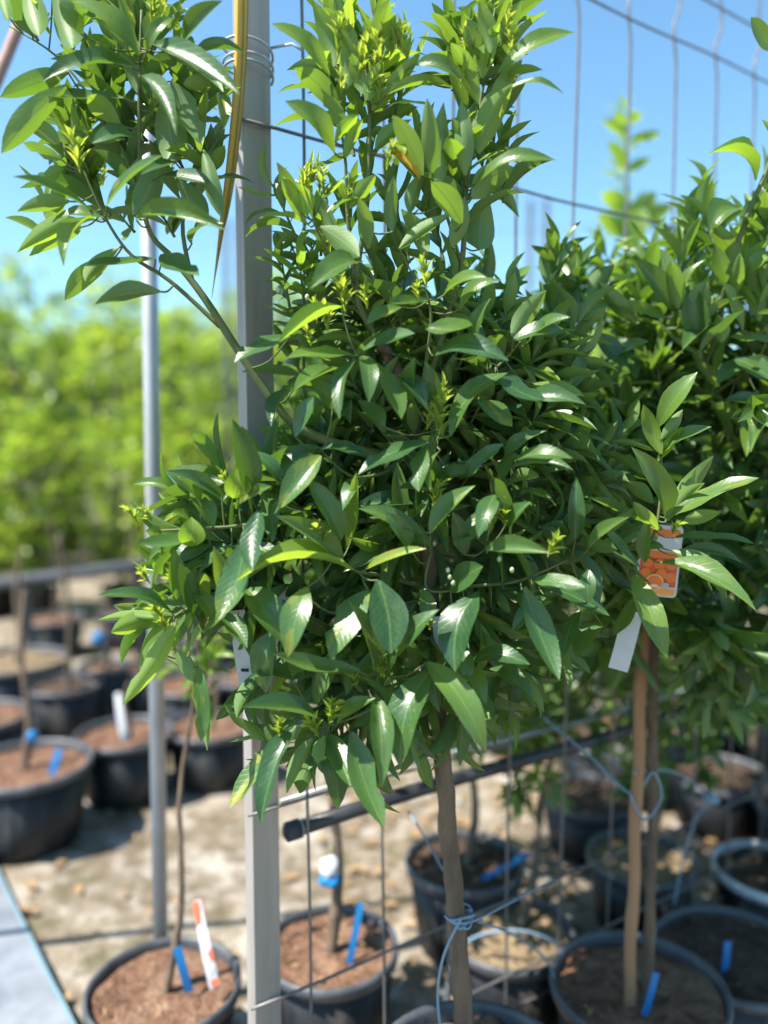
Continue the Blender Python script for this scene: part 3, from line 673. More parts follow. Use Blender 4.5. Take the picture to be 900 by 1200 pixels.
    for p, s_ in (((500, 335), 1.6), ((490, 345), 1.), ((405, 365), 1.7), ((385, 385), 1.5), ((372, 375), 1.3), ((510, 498), 2.2), ((520, 510), 1.6), ((500, 500), 1.4), ((430, 355), 1.3), ((400, 345), 1.4), ((365, 400), 1.1), ((505, 590), 1.6), ((512, 605), 1.4)):
        put_tuft(T.t, P(p[0], p[1] + 8, .915), Vector((random.uniform(-.3, .3), -.4, 1)), s_, p[0])
    # left shoots
    T.hand([(294, 582, 272, 491, 29, 5, 'd'), (260, 582, 195, 552, 19, 20, 'd'), (238, 626, 160, 637, 20, 25, 'm'), (246, 640, 198, 667, 24, 15, 'd'), (272, 640, 231, 676, 17, 20, 'd'), (304, 598, 296, 669, 29, 0, 'd', -.02, -.05), (286, 636, 256, 726, 37, 5, 'd', -.02, -.04),
            (235, 600, 207, 560, 18, 20, 'm'), (250, 618, 222, 578, 20, 25, 'm'), (330, 565, 292, 530, 16, 20, 'd'), (200, 716, 115, 698, 19, 15, 'm', 0, -.03), (192, 726, 114, 727, 12, 160, 'y'), (207, 730, 144, 826, 24, 165, 'y', -.01, -.03), (196, 736, 166, 793, 20, 165, 'y'),
            (208, 702, 203, 642, 20, 10, 'l'), (232, 722, 210, 660, 23, 10, 'd'), (242, 702, 240, 672, 13, 10, 'l'), (290, 690, 336, 757, 34, 5, 'd', 0, -.02), (232, 782, 236, 870, 20, 0, 'm', 0, -.02), (222, 770, 243, 880, 16, 165, 'l', .02, .02), (360, 688, 337, 770, 33, 0, 'd', -.03, -.05),
            (238, 742, 264, 722, 14, 10, 'm'), (320, 740, 312, 812, 36, 0, 'd'), (260, 690, 250, 640, 20, 0, 'm'), (295, 640, 330, 665, 20, 10, 'd'), (280, 590, 318, 570, 16, 10, 'd'), (205, 760, 230, 800, 16, 165, 'l'), (232, 610, 200, 600, 14, 20, 'l'), (262, 720, 290, 760, 22, 10, 'd'), (225, 690, 255, 730, 20, 10, 'm')], .905)
    for p, s_ in (((165, 612), 1.2), ((180, 608), 1.), ((270, 565), .9), ((178, 680), 1.1), ((205, 745), 1.5), ((195, 725), 1.2), ((215, 690), 1.2)): put_tuft(T.t, P(p[0], p[1] + 6, .895), Vector((-.4, -.3, .8)), s_, p[0])
    for p in ((275, 572), (222, 628)):   # two rolled young leaves
        put_leaf(T.t, leaf_matrix(P(p[0], p[1] + 12, .89), Vector((.1, -.1, 1)), Vector((.2, -1, .2)), .035, .03), .95, .4, mesh=LMC); T.nleaf += 1
    # front and lower shoots
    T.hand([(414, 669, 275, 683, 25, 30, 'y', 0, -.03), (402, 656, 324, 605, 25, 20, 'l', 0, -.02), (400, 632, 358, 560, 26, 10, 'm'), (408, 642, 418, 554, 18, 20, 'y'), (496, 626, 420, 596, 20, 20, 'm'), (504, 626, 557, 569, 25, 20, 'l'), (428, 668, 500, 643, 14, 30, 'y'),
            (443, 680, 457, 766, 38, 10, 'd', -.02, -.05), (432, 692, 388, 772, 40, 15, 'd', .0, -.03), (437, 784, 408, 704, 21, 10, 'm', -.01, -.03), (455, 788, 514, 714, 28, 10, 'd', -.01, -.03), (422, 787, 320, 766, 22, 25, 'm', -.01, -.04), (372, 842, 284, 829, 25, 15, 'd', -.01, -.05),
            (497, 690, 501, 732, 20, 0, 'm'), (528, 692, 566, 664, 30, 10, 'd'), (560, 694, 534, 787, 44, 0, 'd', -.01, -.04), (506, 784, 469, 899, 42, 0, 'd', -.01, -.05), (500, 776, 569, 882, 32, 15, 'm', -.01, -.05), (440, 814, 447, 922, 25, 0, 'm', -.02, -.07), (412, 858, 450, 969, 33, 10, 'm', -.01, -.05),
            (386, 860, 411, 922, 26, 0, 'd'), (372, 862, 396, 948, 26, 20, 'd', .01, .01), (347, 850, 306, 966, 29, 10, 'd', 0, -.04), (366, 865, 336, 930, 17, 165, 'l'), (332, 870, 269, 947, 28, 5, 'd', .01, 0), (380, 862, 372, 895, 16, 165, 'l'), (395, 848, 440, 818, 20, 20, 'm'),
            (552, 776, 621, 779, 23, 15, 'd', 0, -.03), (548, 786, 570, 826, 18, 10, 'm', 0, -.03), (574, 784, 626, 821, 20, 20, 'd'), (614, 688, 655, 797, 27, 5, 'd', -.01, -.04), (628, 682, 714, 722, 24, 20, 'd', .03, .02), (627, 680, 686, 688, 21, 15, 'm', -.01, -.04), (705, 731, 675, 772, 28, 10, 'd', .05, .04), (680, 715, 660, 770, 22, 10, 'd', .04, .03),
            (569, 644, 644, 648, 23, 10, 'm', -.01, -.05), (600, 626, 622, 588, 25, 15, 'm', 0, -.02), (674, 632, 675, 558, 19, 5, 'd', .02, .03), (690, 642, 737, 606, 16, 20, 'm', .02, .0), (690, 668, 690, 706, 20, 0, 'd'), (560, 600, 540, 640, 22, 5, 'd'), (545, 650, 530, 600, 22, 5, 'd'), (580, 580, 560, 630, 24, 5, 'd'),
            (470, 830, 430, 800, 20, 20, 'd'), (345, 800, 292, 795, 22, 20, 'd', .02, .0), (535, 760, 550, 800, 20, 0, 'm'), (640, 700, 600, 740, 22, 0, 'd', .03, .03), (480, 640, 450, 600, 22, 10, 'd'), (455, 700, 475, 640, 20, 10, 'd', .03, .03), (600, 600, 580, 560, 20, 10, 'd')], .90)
    for p, s_ in (((385, 640), 1.7), ((377, 628), 1.2), ((443, 772), 1.6), ((450, 790), 1.3), ((385, 846), 1.9), ((375, 860), 1.4), ((420, 800), 1.), ((330, 858), 1.2), ((640, 650), 1.5), ((590, 612), 1.3), ((575, 620), 1.2), ((505, 735), 1.)):
        put_tuft(T.t, P(p[0], p[1] + 6, .885), Vector((random.uniform(-.4, .4), -.5, .9)), s_, p[0])
    b = MB(); mb = None
    for (x, y, Y) in ((525, 668, .885), (531, 683, .885), (527, 676, .885), (326, 340, .93), (360, 348, .93), (349, 371, .93), (585, 655, .89), (600, 668, .9), (575, 642, .89)):
        p = P(x, y, Y); bm = bmesh.new(); bmesh.ops.create_icosphere(bm, subdivisions=2, radius=.0027, matrix=Matrix.Translation(p) @ Matrix.Diagonal((1, 1, 1.35, 1)))
        me = bpy.data.meshes.new('flower_bud'); bm.to_mesh(me); bm.free(); me.materials.append(M['bud']); me.polygons.foreach_set('use_smooth', [True] * len(me.polygons))
        o = bpy.data.objects.new('flower_bud', me); o.matrix_parent_inverse = Matrix.Translation(-T.t.location); link(o, T.t)
    def whorls(lst, Y, up=1.):
        for (x, y, n, sz, kd) in lst: T.shoot(P(x, y + 8, Y + rnd.uniform(.02, .08)), Vector((rnd.uniform(-.4, .4), rnd.uniform(-.4, .2), up)), sz * .7, n, sz * 1.22, kd, rnd, .62)
    whorls([(432, 150, 7, .075, 'l'), (425, 110, 8, .07, 'y'), (405, 150, 7, .07, 'l'), (445, 90, 7, .07, 'l'), (470, 110, 6, .065, 'y'), (400, 90, 7, .07, 'm'), (372, 262, 7, .06, 'y'), (410, 270, 6, .065, 'm'), (430, 215, 6, .06, 'l'), (470, 260, 7, .07, 'm'), (500, 235, 8, .085, 'm'), (525, 230, 8, .085, 'l'), (548, 260, 7, .08, 'm'), (552, 180, 8, .08, 'm'), (565, 120, 8, .075, 'l'), (580, 70, 8, .075, 'm'), (595, 90, 7, .07, 'l'), (555, 75, 7, .07, 'l'), (600, 40, 6, .065, 'l'), (440, 40, 7, .06, 'l'), (395, 40, 6, .06, 'l'), (520, 300, 7, .075, 'm'), (590, 230, 6, .08, 'm'), (480, 300, 7, .06, 'l')], .955)
    whorls([(165, 60, 8, .085, 'm'), (168, 110, 8, .09, 'm'), (150, 150, 7, .085, 'd'), (185, 150, 8, .09, 'm'), (215, 190, 7, .085, 'd'), (240, 140, 7, .075, 'm'), (120, 90, 8, .085, 'm'), (85, 50, 8, .085, 'l'), (45, 40, 7, .08, 'm'), (100, 215, 7, .075, 'l'), (130, 245, 7, .085, 'm'), (165, 225, 7, .09, 'd'), (205, 270, 6, .08, 'd'), (190, 20, 7, .08, 'l'), (70, 210, 6, .075, 'l'), (60, 280, 5, .08, 'l'), (225, 235, 6, .08, 'm')], .975, .5)
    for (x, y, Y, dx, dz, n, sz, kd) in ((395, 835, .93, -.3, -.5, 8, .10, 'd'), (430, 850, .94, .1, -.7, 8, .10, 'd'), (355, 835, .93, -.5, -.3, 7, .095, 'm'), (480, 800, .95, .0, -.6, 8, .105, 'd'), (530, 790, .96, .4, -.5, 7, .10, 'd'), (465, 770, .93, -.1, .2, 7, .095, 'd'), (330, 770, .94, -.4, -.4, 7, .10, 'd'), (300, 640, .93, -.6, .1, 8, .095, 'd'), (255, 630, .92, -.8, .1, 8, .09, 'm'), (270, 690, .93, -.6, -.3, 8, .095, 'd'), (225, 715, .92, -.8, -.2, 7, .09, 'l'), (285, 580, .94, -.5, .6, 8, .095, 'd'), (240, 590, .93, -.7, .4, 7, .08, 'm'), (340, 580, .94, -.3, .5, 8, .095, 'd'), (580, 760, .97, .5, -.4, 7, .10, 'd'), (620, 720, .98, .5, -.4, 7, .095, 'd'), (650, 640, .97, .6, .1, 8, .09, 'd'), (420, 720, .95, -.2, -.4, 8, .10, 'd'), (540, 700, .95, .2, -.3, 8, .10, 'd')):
        T.shoot(P(x, y, Y + .03), Vector((dx, -.35, dz)), sz * .5, n - 2, sz * 1.12, kd, rnd, .8)
    c = P(500, 600, 1.05)
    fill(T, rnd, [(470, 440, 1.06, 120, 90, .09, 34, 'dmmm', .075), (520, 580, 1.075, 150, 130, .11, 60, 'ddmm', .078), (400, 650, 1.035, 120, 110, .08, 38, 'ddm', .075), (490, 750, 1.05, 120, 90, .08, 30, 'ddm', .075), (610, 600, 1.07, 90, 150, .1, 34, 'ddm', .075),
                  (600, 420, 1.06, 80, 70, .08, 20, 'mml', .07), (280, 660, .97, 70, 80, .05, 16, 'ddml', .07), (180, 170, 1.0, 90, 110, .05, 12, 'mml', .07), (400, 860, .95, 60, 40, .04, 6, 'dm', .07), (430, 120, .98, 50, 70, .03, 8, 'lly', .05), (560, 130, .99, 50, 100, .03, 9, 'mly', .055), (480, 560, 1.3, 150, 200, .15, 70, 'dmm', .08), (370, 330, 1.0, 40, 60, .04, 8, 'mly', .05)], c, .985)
    T.finish(300)
    return base
mb_ = main_tree()

# ------------------------------------------------------------------ the second staked tree, right of it
def second_tree():
    rnd = random.Random(8)
    base = P(760, 1200, 1.3); base.z = 0
    T = Tree('citrus_tree', base, 'bushy citrus tree tied to a bamboo cane, hung with the orange fruit label')
    T.stem([Vector((base.x, 1.3, .2)), P(758, 1190, 1.3), P(764, 1000, 1.3), P(766, 800, 1.3), P(770, 650, 1.3), P(775, 500, 1.3), P(790, 400, 1.3)], .0115, .005, 'trunk', 'bark')
    st = T.stem
    st([P(768, 720, 1.3), P(760, 700, 1.12), P(745, 682, 1.03), P(742, 662, 1.0), P(768, 622, .985), P(775, 550, .99), P(770, 505, .995)], .004, .0012)
    st([P(790, 400, 1.3), P(792, 375, 1.2), P(792, 330, 1.18)], .003, .0012)
    st([P(775, 500, 1.3), P(830, 420, 1.2), P(852, 330, 1.12), P(875, 255, 1.1), P(902, 190, 1.1), P(920, 120, 1.1)], .005, .0025)
    st([P(775, 500, 1.3), P(690, 430, 1.22), P(655, 400, 1.15), P(645, 350, 1.15)], .0035, .0012)
    st([P(775, 500, 1.3), P(880, 430, 1.15), P(900, 380, 1.12)], .003, .0012)
    T.hand([(781, 606, 740, 524, 27, 5, 'm', 0, -.02), (790, 602, 836, 534, 22, 165, 'l', 0, .02), (784, 606, 889, 560, 24, 20, 'm', -.01, -.04), (780, 612, 826, 566, 17, 160, 'l', -.01, -.03), (776, 620, 690, 583, 15, 30, 'l', 0, -.02), (771, 622, 742, 588, 15, 160, 'y', -.01, -.04),
            (790, 630, 884, 637, 14, 30, 'm'), (788, 645, 852, 702, 22, 20, 'm', 0, -.04), (773, 660, 886, 716, 25, 25, 'm', -.01, -.08), (742, 662, 707, 618, 15, 20, 'm', -.01, -.02), (756, 658, 761, 604, 17, 0, 'm', -.01, -.01), (742, 674, 782, 771, 27, 10, 'l', -.01, -.06),
            (750, 700, 776, 747, 9, 30, 'l'), (775, 532, 754, 474, 19, 0, 'y'), (771, 500, 817, 436, 25, 10, 'l', 0, -.02), (780, 526, 834, 500, 15, 20, 'm'), (775, 515, 800, 480, 14, 165, 'l'), (798, 600, 815, 548, 20, 165, 'l', .01, .02), (765, 590, 735, 565, 18, 165, 'l', .02, .02), (800, 612, 845, 600, 17, 165, 'y', .01, .01),
            (795, 650, 870, 660, 16, 20, 'd', .02, .0), (770, 540, 800, 500, 14, 0, 'y'), (745, 690, 700, 660, 18, 10, 'd', .03, .02), (745, 700, 720, 745, 18, 10, 'm', .03, .02)], 1.0)
    put_tuft(T.t, P(785, 628, .985), Vector((.1, -.6, .6)), 1.2, 1)
    T.hand([(792, 366, 744, 304, 25, 10, 'm'), (794, 362, 786, 306, 22, 165, 'l'), (800, 358, 827, 304, 15, 30, 'm'), (806, 366, 832, 328, 18, 160, 'm'), (782, 373, 712, 355, 21, 20, 'm'), (816, 402, 809, 333, 29, 5, 'd'), (650, 392, 646, 324, 26, 170, 'm'), (658, 386, 727, 354, 20, 30, 'l'),
            (640, 332, 651, 274, 19, 165, 'm'), (668, 372, 676, 322, 22, 0, 'd'), (890, 377, 880, 309, 23, 168, 'l'), (870, 388, 845, 330, 17, 20, 'l'), (850, 332, 838, 288, 19, 165, 'm'), (845, 402, 840, 368, 17, 160, 'y'), (855, 330, 862, 282, 20, 160, 'm'), (880, 300, 905, 240, 20, 165, 'y'), (790, 340, 770, 290, 22, 160, 'm'),
            (835, 380, 800, 410, 20, 20, 'd'), (856, 395, 905, 400, 18, 20, 'l'), (905, 480, 875, 535, 24, 10, 'l'), (915, 440, 875, 420, 20, 10, 'l'), (905, 500, 880, 530, 16, 10, 'm'), (860, 420, 905, 445, 22, 15, 'd'), (700, 390, 735, 430, 22, 10, 'd'), (720, 420, 760, 400, 18, 20, 'm'), (690, 350, 720, 310, 22, 165, 'm'), (745, 380, 700, 330, 20, 165, 'm'), (860, 300, 835, 262, 20, 165, 'm'), (870, 270, 890, 230, 16, 165, 'm'),
            (905, 60, 880, 20, 18, 10, 'm'), (912, 170, 893, 140, 14, 0, 'm'), (760, 330, 770, 285, 18, 165, 'l'), (880, 420, 840, 450, 22, 20, 'd'), (850, 470, 900, 480, 18, 20, 'd'), (650, 420, 620, 380, 20, 10, 'm')], 1.13)
    # curled, sick leaves at the top of the leader
    for (a, b_, wd, ag) in (((885, 212), (836, 183), .026, .9), ((868, 246), (835, 272), .04, .3), ((880, 320), (905, 300), .03, .6)):
        B = P(a[0], a[1], 1.1); E = P(b_[0], b_[1], 1.09); put_leaf(T.t, leaf_matrix(B, E - B, Vector((.1, -.6, .8)), (E - B).length * 1.1, wd), ag, .3, mesh=LMC); T.nleaf += 1
    for (x, y, Y, n, sz, kd) in ((840, 300, 1.15, 8, .09, 'm'), (870, 290, 1.18, 8, .09, 'l'), (815, 310, 1.2, 8, .09, 'm'), (895, 300, 1.12, 8, .09, 'm'), (860, 350, 1.12, 8, .09, 'l'), (795, 340, 1.15, 8, .09, 'm'), (885, 370, 1.1, 8, .09, 'l'), (750, 375, 1.25, 8, .085, 'm'), (650, 340, 1.15, 8, .085, 'm'), (670, 360, 1.18, 7, .085, 'm'), (700, 390, 1.25, 7, .08, 'l'), (910, 250, 1.15, 7, .085, 'm'), (830, 260, 1.22, 7, .08, 'm'), (785, 320, 1.4, 8, .09, 'm'), (640, 400, 1.1, 7, .085, 'm'), (885, 240, 1.25, 6, .08, 'm'), (820, 420, 1.12, 8, .09, 'd'), (880, 470, 1.08, 7, .09, 'd'), (840, 640, 1.1, 6, .09, 'd'), (870, 760, 1.1, 6, .095, 'd')):
        T.shoot(P(x, y, Y), Vector((rnd.uniform(-.35, .35), rnd.uniform(-.5, .1), 1 if y < 450 else -.1)), sz * .6, n, sz, kd, rnd, .62)
    fill(T, rnd, [(700, 460, 1.33, 110, 120, .12, 42, 'dmml', .07), (830, 470, 1.30, 120, 110, .12, 50, 'dmml', .07), (790, 600, 1.33, 150, 130, .13, 56, 'ddm', .075), (860, 690, 1.25, 90, 120, .10, 34, 'ddm', .08), (880, 380, 1.3, 90, 90, .1, 26, 'mll', .065), (760, 370, 1.38, 110, 60, .1, 26, 'mll', .065), (930, 560, 1.25, 80, 200, .12, 36, 'ddm', .075), (700, 680, 1.28, 90, 90, .09, 24, 'ddm', .075)], P(790, 560, 1.35))
    T.finish(300)
    c = empty('bamboo_cane', P(735, 1200, 1.27), 'upright brown bamboo cane tied to the bushy citrus tree', 'cane')
    a = P(752, 780, 1.27); b_ = P(736, 1200, 1.27); d = (b_ - a).normalized(); lo = b_ + d * ((b_.z - .14) / -d.z); hi = a - d * .2
    n = 26; rr = [.0100 + (.0014 if i % 6 == 0 else 0) for i in range(n)]
    MB().tube([lo.lerp(hi, i / (n - 1)) + Vector((.002 * math.sin(i), 0, 0)) for i in range(n)], rr, 12).build('shaft', M['cane'], c)
    return base
sb_ = second_tree()

# ------------------------------------------------------------------ pots
def soiltop(x, y): return Vector((x, y, 0))
pot((mb_.x, mb_.y), .15, .25, 'pot of the tall citrus tree in front of the grey post', 'soil')
pot((sb_.x - .02, sb_.y), .15, .20, 'pot with reddish soil under the bamboo cane', 'soil')
PA = P(387, 1106, 1.42); PB = P(192, 1152, 1.32); PC = P(28, 893, 2.2); PD = P(146, 857, 2.5); PE = P(246, 848, 2.62); PF = P(18, 772, 3.3); PG = P(122, 778, 3.15); PH = P(545, 1006, 1.72); PJ = P(752, 1002, 1.78); PK = P(596, 1118, 1.52)
RIMZ = lambda p: max(.16, p.z)
pot((PA.x, PA.y), .128, RIMZ(PA), 'pot of brown soil holding a stem capped in blue and white tape', 'soil')
pot((PB.x, PB.y), .133, RIMZ(PB), 'pot of brown soil holding a stem with red and white tape', 'soil')
pot((PC.x, PC.y), .185, RIMZ(PC), 'wide black pot with a blue clip on its stem, beside the ground cloth', 'soil')
pot((PD.x, PD.y), .155, RIMZ(PD), 'black pot with a white strip on its stem, beside the zinc pole', 'soil')
pot((PE.x, PE.y), .15, RIMZ(PE), 'shaded black pot between the zinc pole and the grey post', 'soil')
pot((PF.x, PF.y), .22, RIMZ(PF), 'large black pot topped with pale straw near the pipe rail', 'straw')
pot((PG.x, PG.y), .10, RIMZ(PG), 'small black pot with a blue tag near the pipe rail', 'soil')
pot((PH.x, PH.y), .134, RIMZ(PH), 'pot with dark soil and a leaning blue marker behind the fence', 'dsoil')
pot((PJ.x, PJ.y), .125, RIMZ(PJ), 'pot filled with straw standing behind the bamboo cane', 'straw')
pot((PK.x, PK.y), .13, RIMZ(PK), 'low pot ringed by loose blue twine behind the fence', 'straw')
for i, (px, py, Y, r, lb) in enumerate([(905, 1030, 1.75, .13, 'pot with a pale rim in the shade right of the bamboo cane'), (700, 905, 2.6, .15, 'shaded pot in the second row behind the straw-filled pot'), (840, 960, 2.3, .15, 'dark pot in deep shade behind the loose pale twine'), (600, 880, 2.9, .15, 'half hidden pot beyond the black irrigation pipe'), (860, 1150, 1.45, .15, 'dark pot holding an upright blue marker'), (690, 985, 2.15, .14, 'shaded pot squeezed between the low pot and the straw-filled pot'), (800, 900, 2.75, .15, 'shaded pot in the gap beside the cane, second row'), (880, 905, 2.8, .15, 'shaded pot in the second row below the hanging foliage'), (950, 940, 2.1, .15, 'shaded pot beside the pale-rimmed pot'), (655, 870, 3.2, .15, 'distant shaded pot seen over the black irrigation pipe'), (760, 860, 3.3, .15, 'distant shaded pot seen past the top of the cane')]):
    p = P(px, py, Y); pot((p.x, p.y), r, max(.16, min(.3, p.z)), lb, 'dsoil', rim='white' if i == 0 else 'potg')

for i, (px, py, Y, r, lb) in enumerate([(62, 735, 4.3, .17, 'black pot just behind the pipe rail'), (178, 782, 3.3, .16, 'black pot behind the zinc pole, short of the rail'), (222, 800, 3.0, .15, 'black pot behind the shaded pot, short of the rail'), (246, 752, 3.9, .17, 'black pot behind the rail near the grey post'), (-25, 842, 2.7, .17, 'black pot beside the wide pot with a blue clip'), (150, 728, 4.5, .17, 'black pot behind the rail beside the zinc pole'), (290, 790, 3.1, .15, 'black pot hidden partly by the grey post'), (75, 800, 3.0, .14, 'black pot between the straw-topped pot and the wide pot')]):
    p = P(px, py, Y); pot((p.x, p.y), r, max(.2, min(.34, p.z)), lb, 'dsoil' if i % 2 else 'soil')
    q_ = Vector((p.x + .01, p.y, .15)); o = MB().tube(smooth_path([q_, q_ + Vector((.02, 0, .35)), q_ + Vector((-.01, 0, .62 + .05 * (i % 3)))], 5), taper(11, .013, .008), 8).build('bare_sapling', M['bark']); tag(o, ['bare sapling', 'thin sapling', 'brown sapling'][i % 3] + ' standing in the ' + lb, 'sapling', 'bare young saplings')

# young trees standing in the pots behind
def sapling(p, top, label, r=.011, crown=None, seed=1, cane=None, nobj=40, loc=None):
    rnd = random.Random(seed); g = Vector((p.x, p.y, 0)); T = Tree('young_citrus_tree', g, label, 'potted young citrus trees')
    tp = Vector(top); b0 = Vector((p.x, p.y, p.z * .8))
    T.stem([b0, b0.lerp(tp, .3) + Vector((.012, 0, 0)), b0.lerp(tp, .65) - Vector((.012, 0, 0)), tp], r, r * .55, 'trunk', 'bark')
    if crown:
        cx, cz, n, kinds = crown
        cc = tp + Vector((0, 0, cz * .3))
        for _ in range(n):
            while True:
                a, b, c = rnd.uniform(-1, 1), rnd.uniform(-1, 1), rnd.uniform(-1, 1)
                if a * a + b * b + c * c < 1: break
            q = cc + Vector((a * cx, b * cx, c * cz)); d = (q - tp) + Vector((0, 0, .1)) + Vector((rnd.uniform(-.1, .1), rnd.uniform(-.1, .1), 0))
            T.shoot(q, d, rnd.uniform(.03, .08), rnd.randint(6, 9), .075 * rnd.uniform(.8, 1.2), rnd.choice(kinds), rnd)
        for k in range(4):
            a = k * 1.6 + seed; T.stem([tp - Vector((0, 0, .05)), tp + Vector((math.cos(a) * cx * .4, math.sin(a) * cx * .4, cz * .5)), tp + Vector((math.cos(a) * cx * .7, math.sin(a) * cx * .7, cz * 1.1))], r * .5, .002, 'branch', 'twig')
    T.finish(nobj)
    return T
sapling(PA, P(396, 760, 1.5), 'young tree with blue and white tape, in the pot right of the grey post', .0115, (.17, .24, 90, 'ddm'), 21)
sapling(PB, P(232, 800, 1.42), 'thin young tree wrapped with red and white tape beside the zinc pole', .007, (.05, .07, 5, 'mml'), 22)
sapling(PC, P(30, 690, 2.3), 'bare young stem with a blue clip in the wide pot', .012, None, 23)
sapling(PD, P(152, 800, 2.5), 'short young stem with a white strip beside the zinc pole', .012, None, 24)
sapling(PE, P(255, 690, 2.7), 'young tree standing in the shaded pot behind the zinc pole', .011, (.08, .10, 7, 'mml'), 25)
sapling(PF, P(25, 640, 3.4), 'tall brown stem rising from the straw-topped pot', .016, None, 26)
sapling(PG, P(128, 690, 3.2), 'small stem with a blue tag near the pipe rail', .012, None, 30)
sapling(PH, P(565, 800, 1.9), 'young tree in the pot with the leaning blue marker', .011, (.25, .27, 120, 'dmm'), 27, nobj=120)
sapling(PK, P(665, 830, 1.75), 'forked young tree rising from the low pot with loose twine', .011, (.25, .28, 120, 'dmml'), 28, nobj=120)
sapling(PJ, P(800, 800, 1.95), 'young tree in the straw-filled pot behind the bamboo cane', .012, (.27, .30, 130, 'ddm'), 29, nobj=120)
# second row behind the fence
for i, (px, Y, zt, cr, cz, lb) in enumerate([(620, 2.7, .95, .26, .30, 'citrus tree of the second row, behind the black irrigation pipe'), (740, 2.5, 1.0, .27, .30, 'citrus tree of the second row with a pale new leader against the sky'), (880, 2.3, .92, .27, .30, 'citrus tree of the second row behind the deep shade'), (1000, 1.75, .9, .25, .3, 'citrus tree at the far end of the staked row'), (960, 3.0, 1.0, .34, .34, 'citrus tree of the third row beyond the deep shade'), (800, 3.3, 1.0, .34, .34, 'citrus tree of the third row behind the pale new leader'), (600, 3.6, 1.0, .34, .34, 'citrus tree of the third row behind the black irrigation pipe'), (1090, 2.3, .95, .3, .32, 'citrus tree of the second row at its far end')]):
    p = P(px, 900, Y); p.z = .25
    if i in (1, 3, 4, 5, 6, 7): pot((p.x, p.y), .15, .25, ['', 'pot of the tree with the pale new leader', '', 'pot at the far end of the staked row', 'pot in the third row beyond the deep shade', 'pot in the third row behind the pale new leader', 'pot in the third row beyond the black pipe', 'pot at the far end of the second row'][i])
    T = sapling(p, Vector((p.x, p.y, zt)), lb, .014, (cr, cz, 170, 'dmml'), 40 + i, nobj=150)
    if i == 1:
        L = MB(); base = Vector((p.x, p.y, 1.45)); pts = [P(733, 420, 2.3), P(735, 280, 2.2), P(735, 140, 2.2)]
        T.stem(pts, .006, .003, 'leader', 'twig')
        T.hand([(735, 160, 705, 140, 13, 160, 'y'), (735, 165, 775, 155, 12, 160, 'y'), (735, 145, 720, 130, 12, 160, 'y'), (735, 145, 752, 132, 12, 160, 'y'), (735, 200, 765, 185, 12, 160, 'y'), (735, 200, 712, 165, 14, 160, 'y'), (735, 250, 705, 225, 22, 160, 'y'), (735, 255, 770, 225, 24, 160, 'l'), (735, 240, 740, 300, 30, 10, 'l'), (735, 260, 790, 240, 22, 160, 'l'), (735, 280, 700, 250, 20, 160, 'y'), (740, 290, 770, 330, 24, 10, 'm'), (735, 300, 710, 340, 24, 10, 'm')], 2.2, .2)
        rr_ = random.Random(4)
        for (x, y) in ((735, 150), (735, 185), (728, 220), (742, 250), (720, 270), (755, 270), (735, 290), (760, 300), (705, 300), (790, 270)): T.shoot(P(x, y, 2.25), Vector((rr_.uniform(-.6, .6), -.2, 1)), .05, 6, .075, 'y' if y < 260 else 'l', rr_)
        ms_ = Mass()
        for c_ in T.cand[-60:]: ms_.add(SHAPES[c_[3]], c_[0], c_[1], c_[2])
        ms_.build('leader_leaves', T.t); tw_ = T.tw; tw_.build('leader_twigs', M['twig'], T.t)['kind'] = 'stuff'

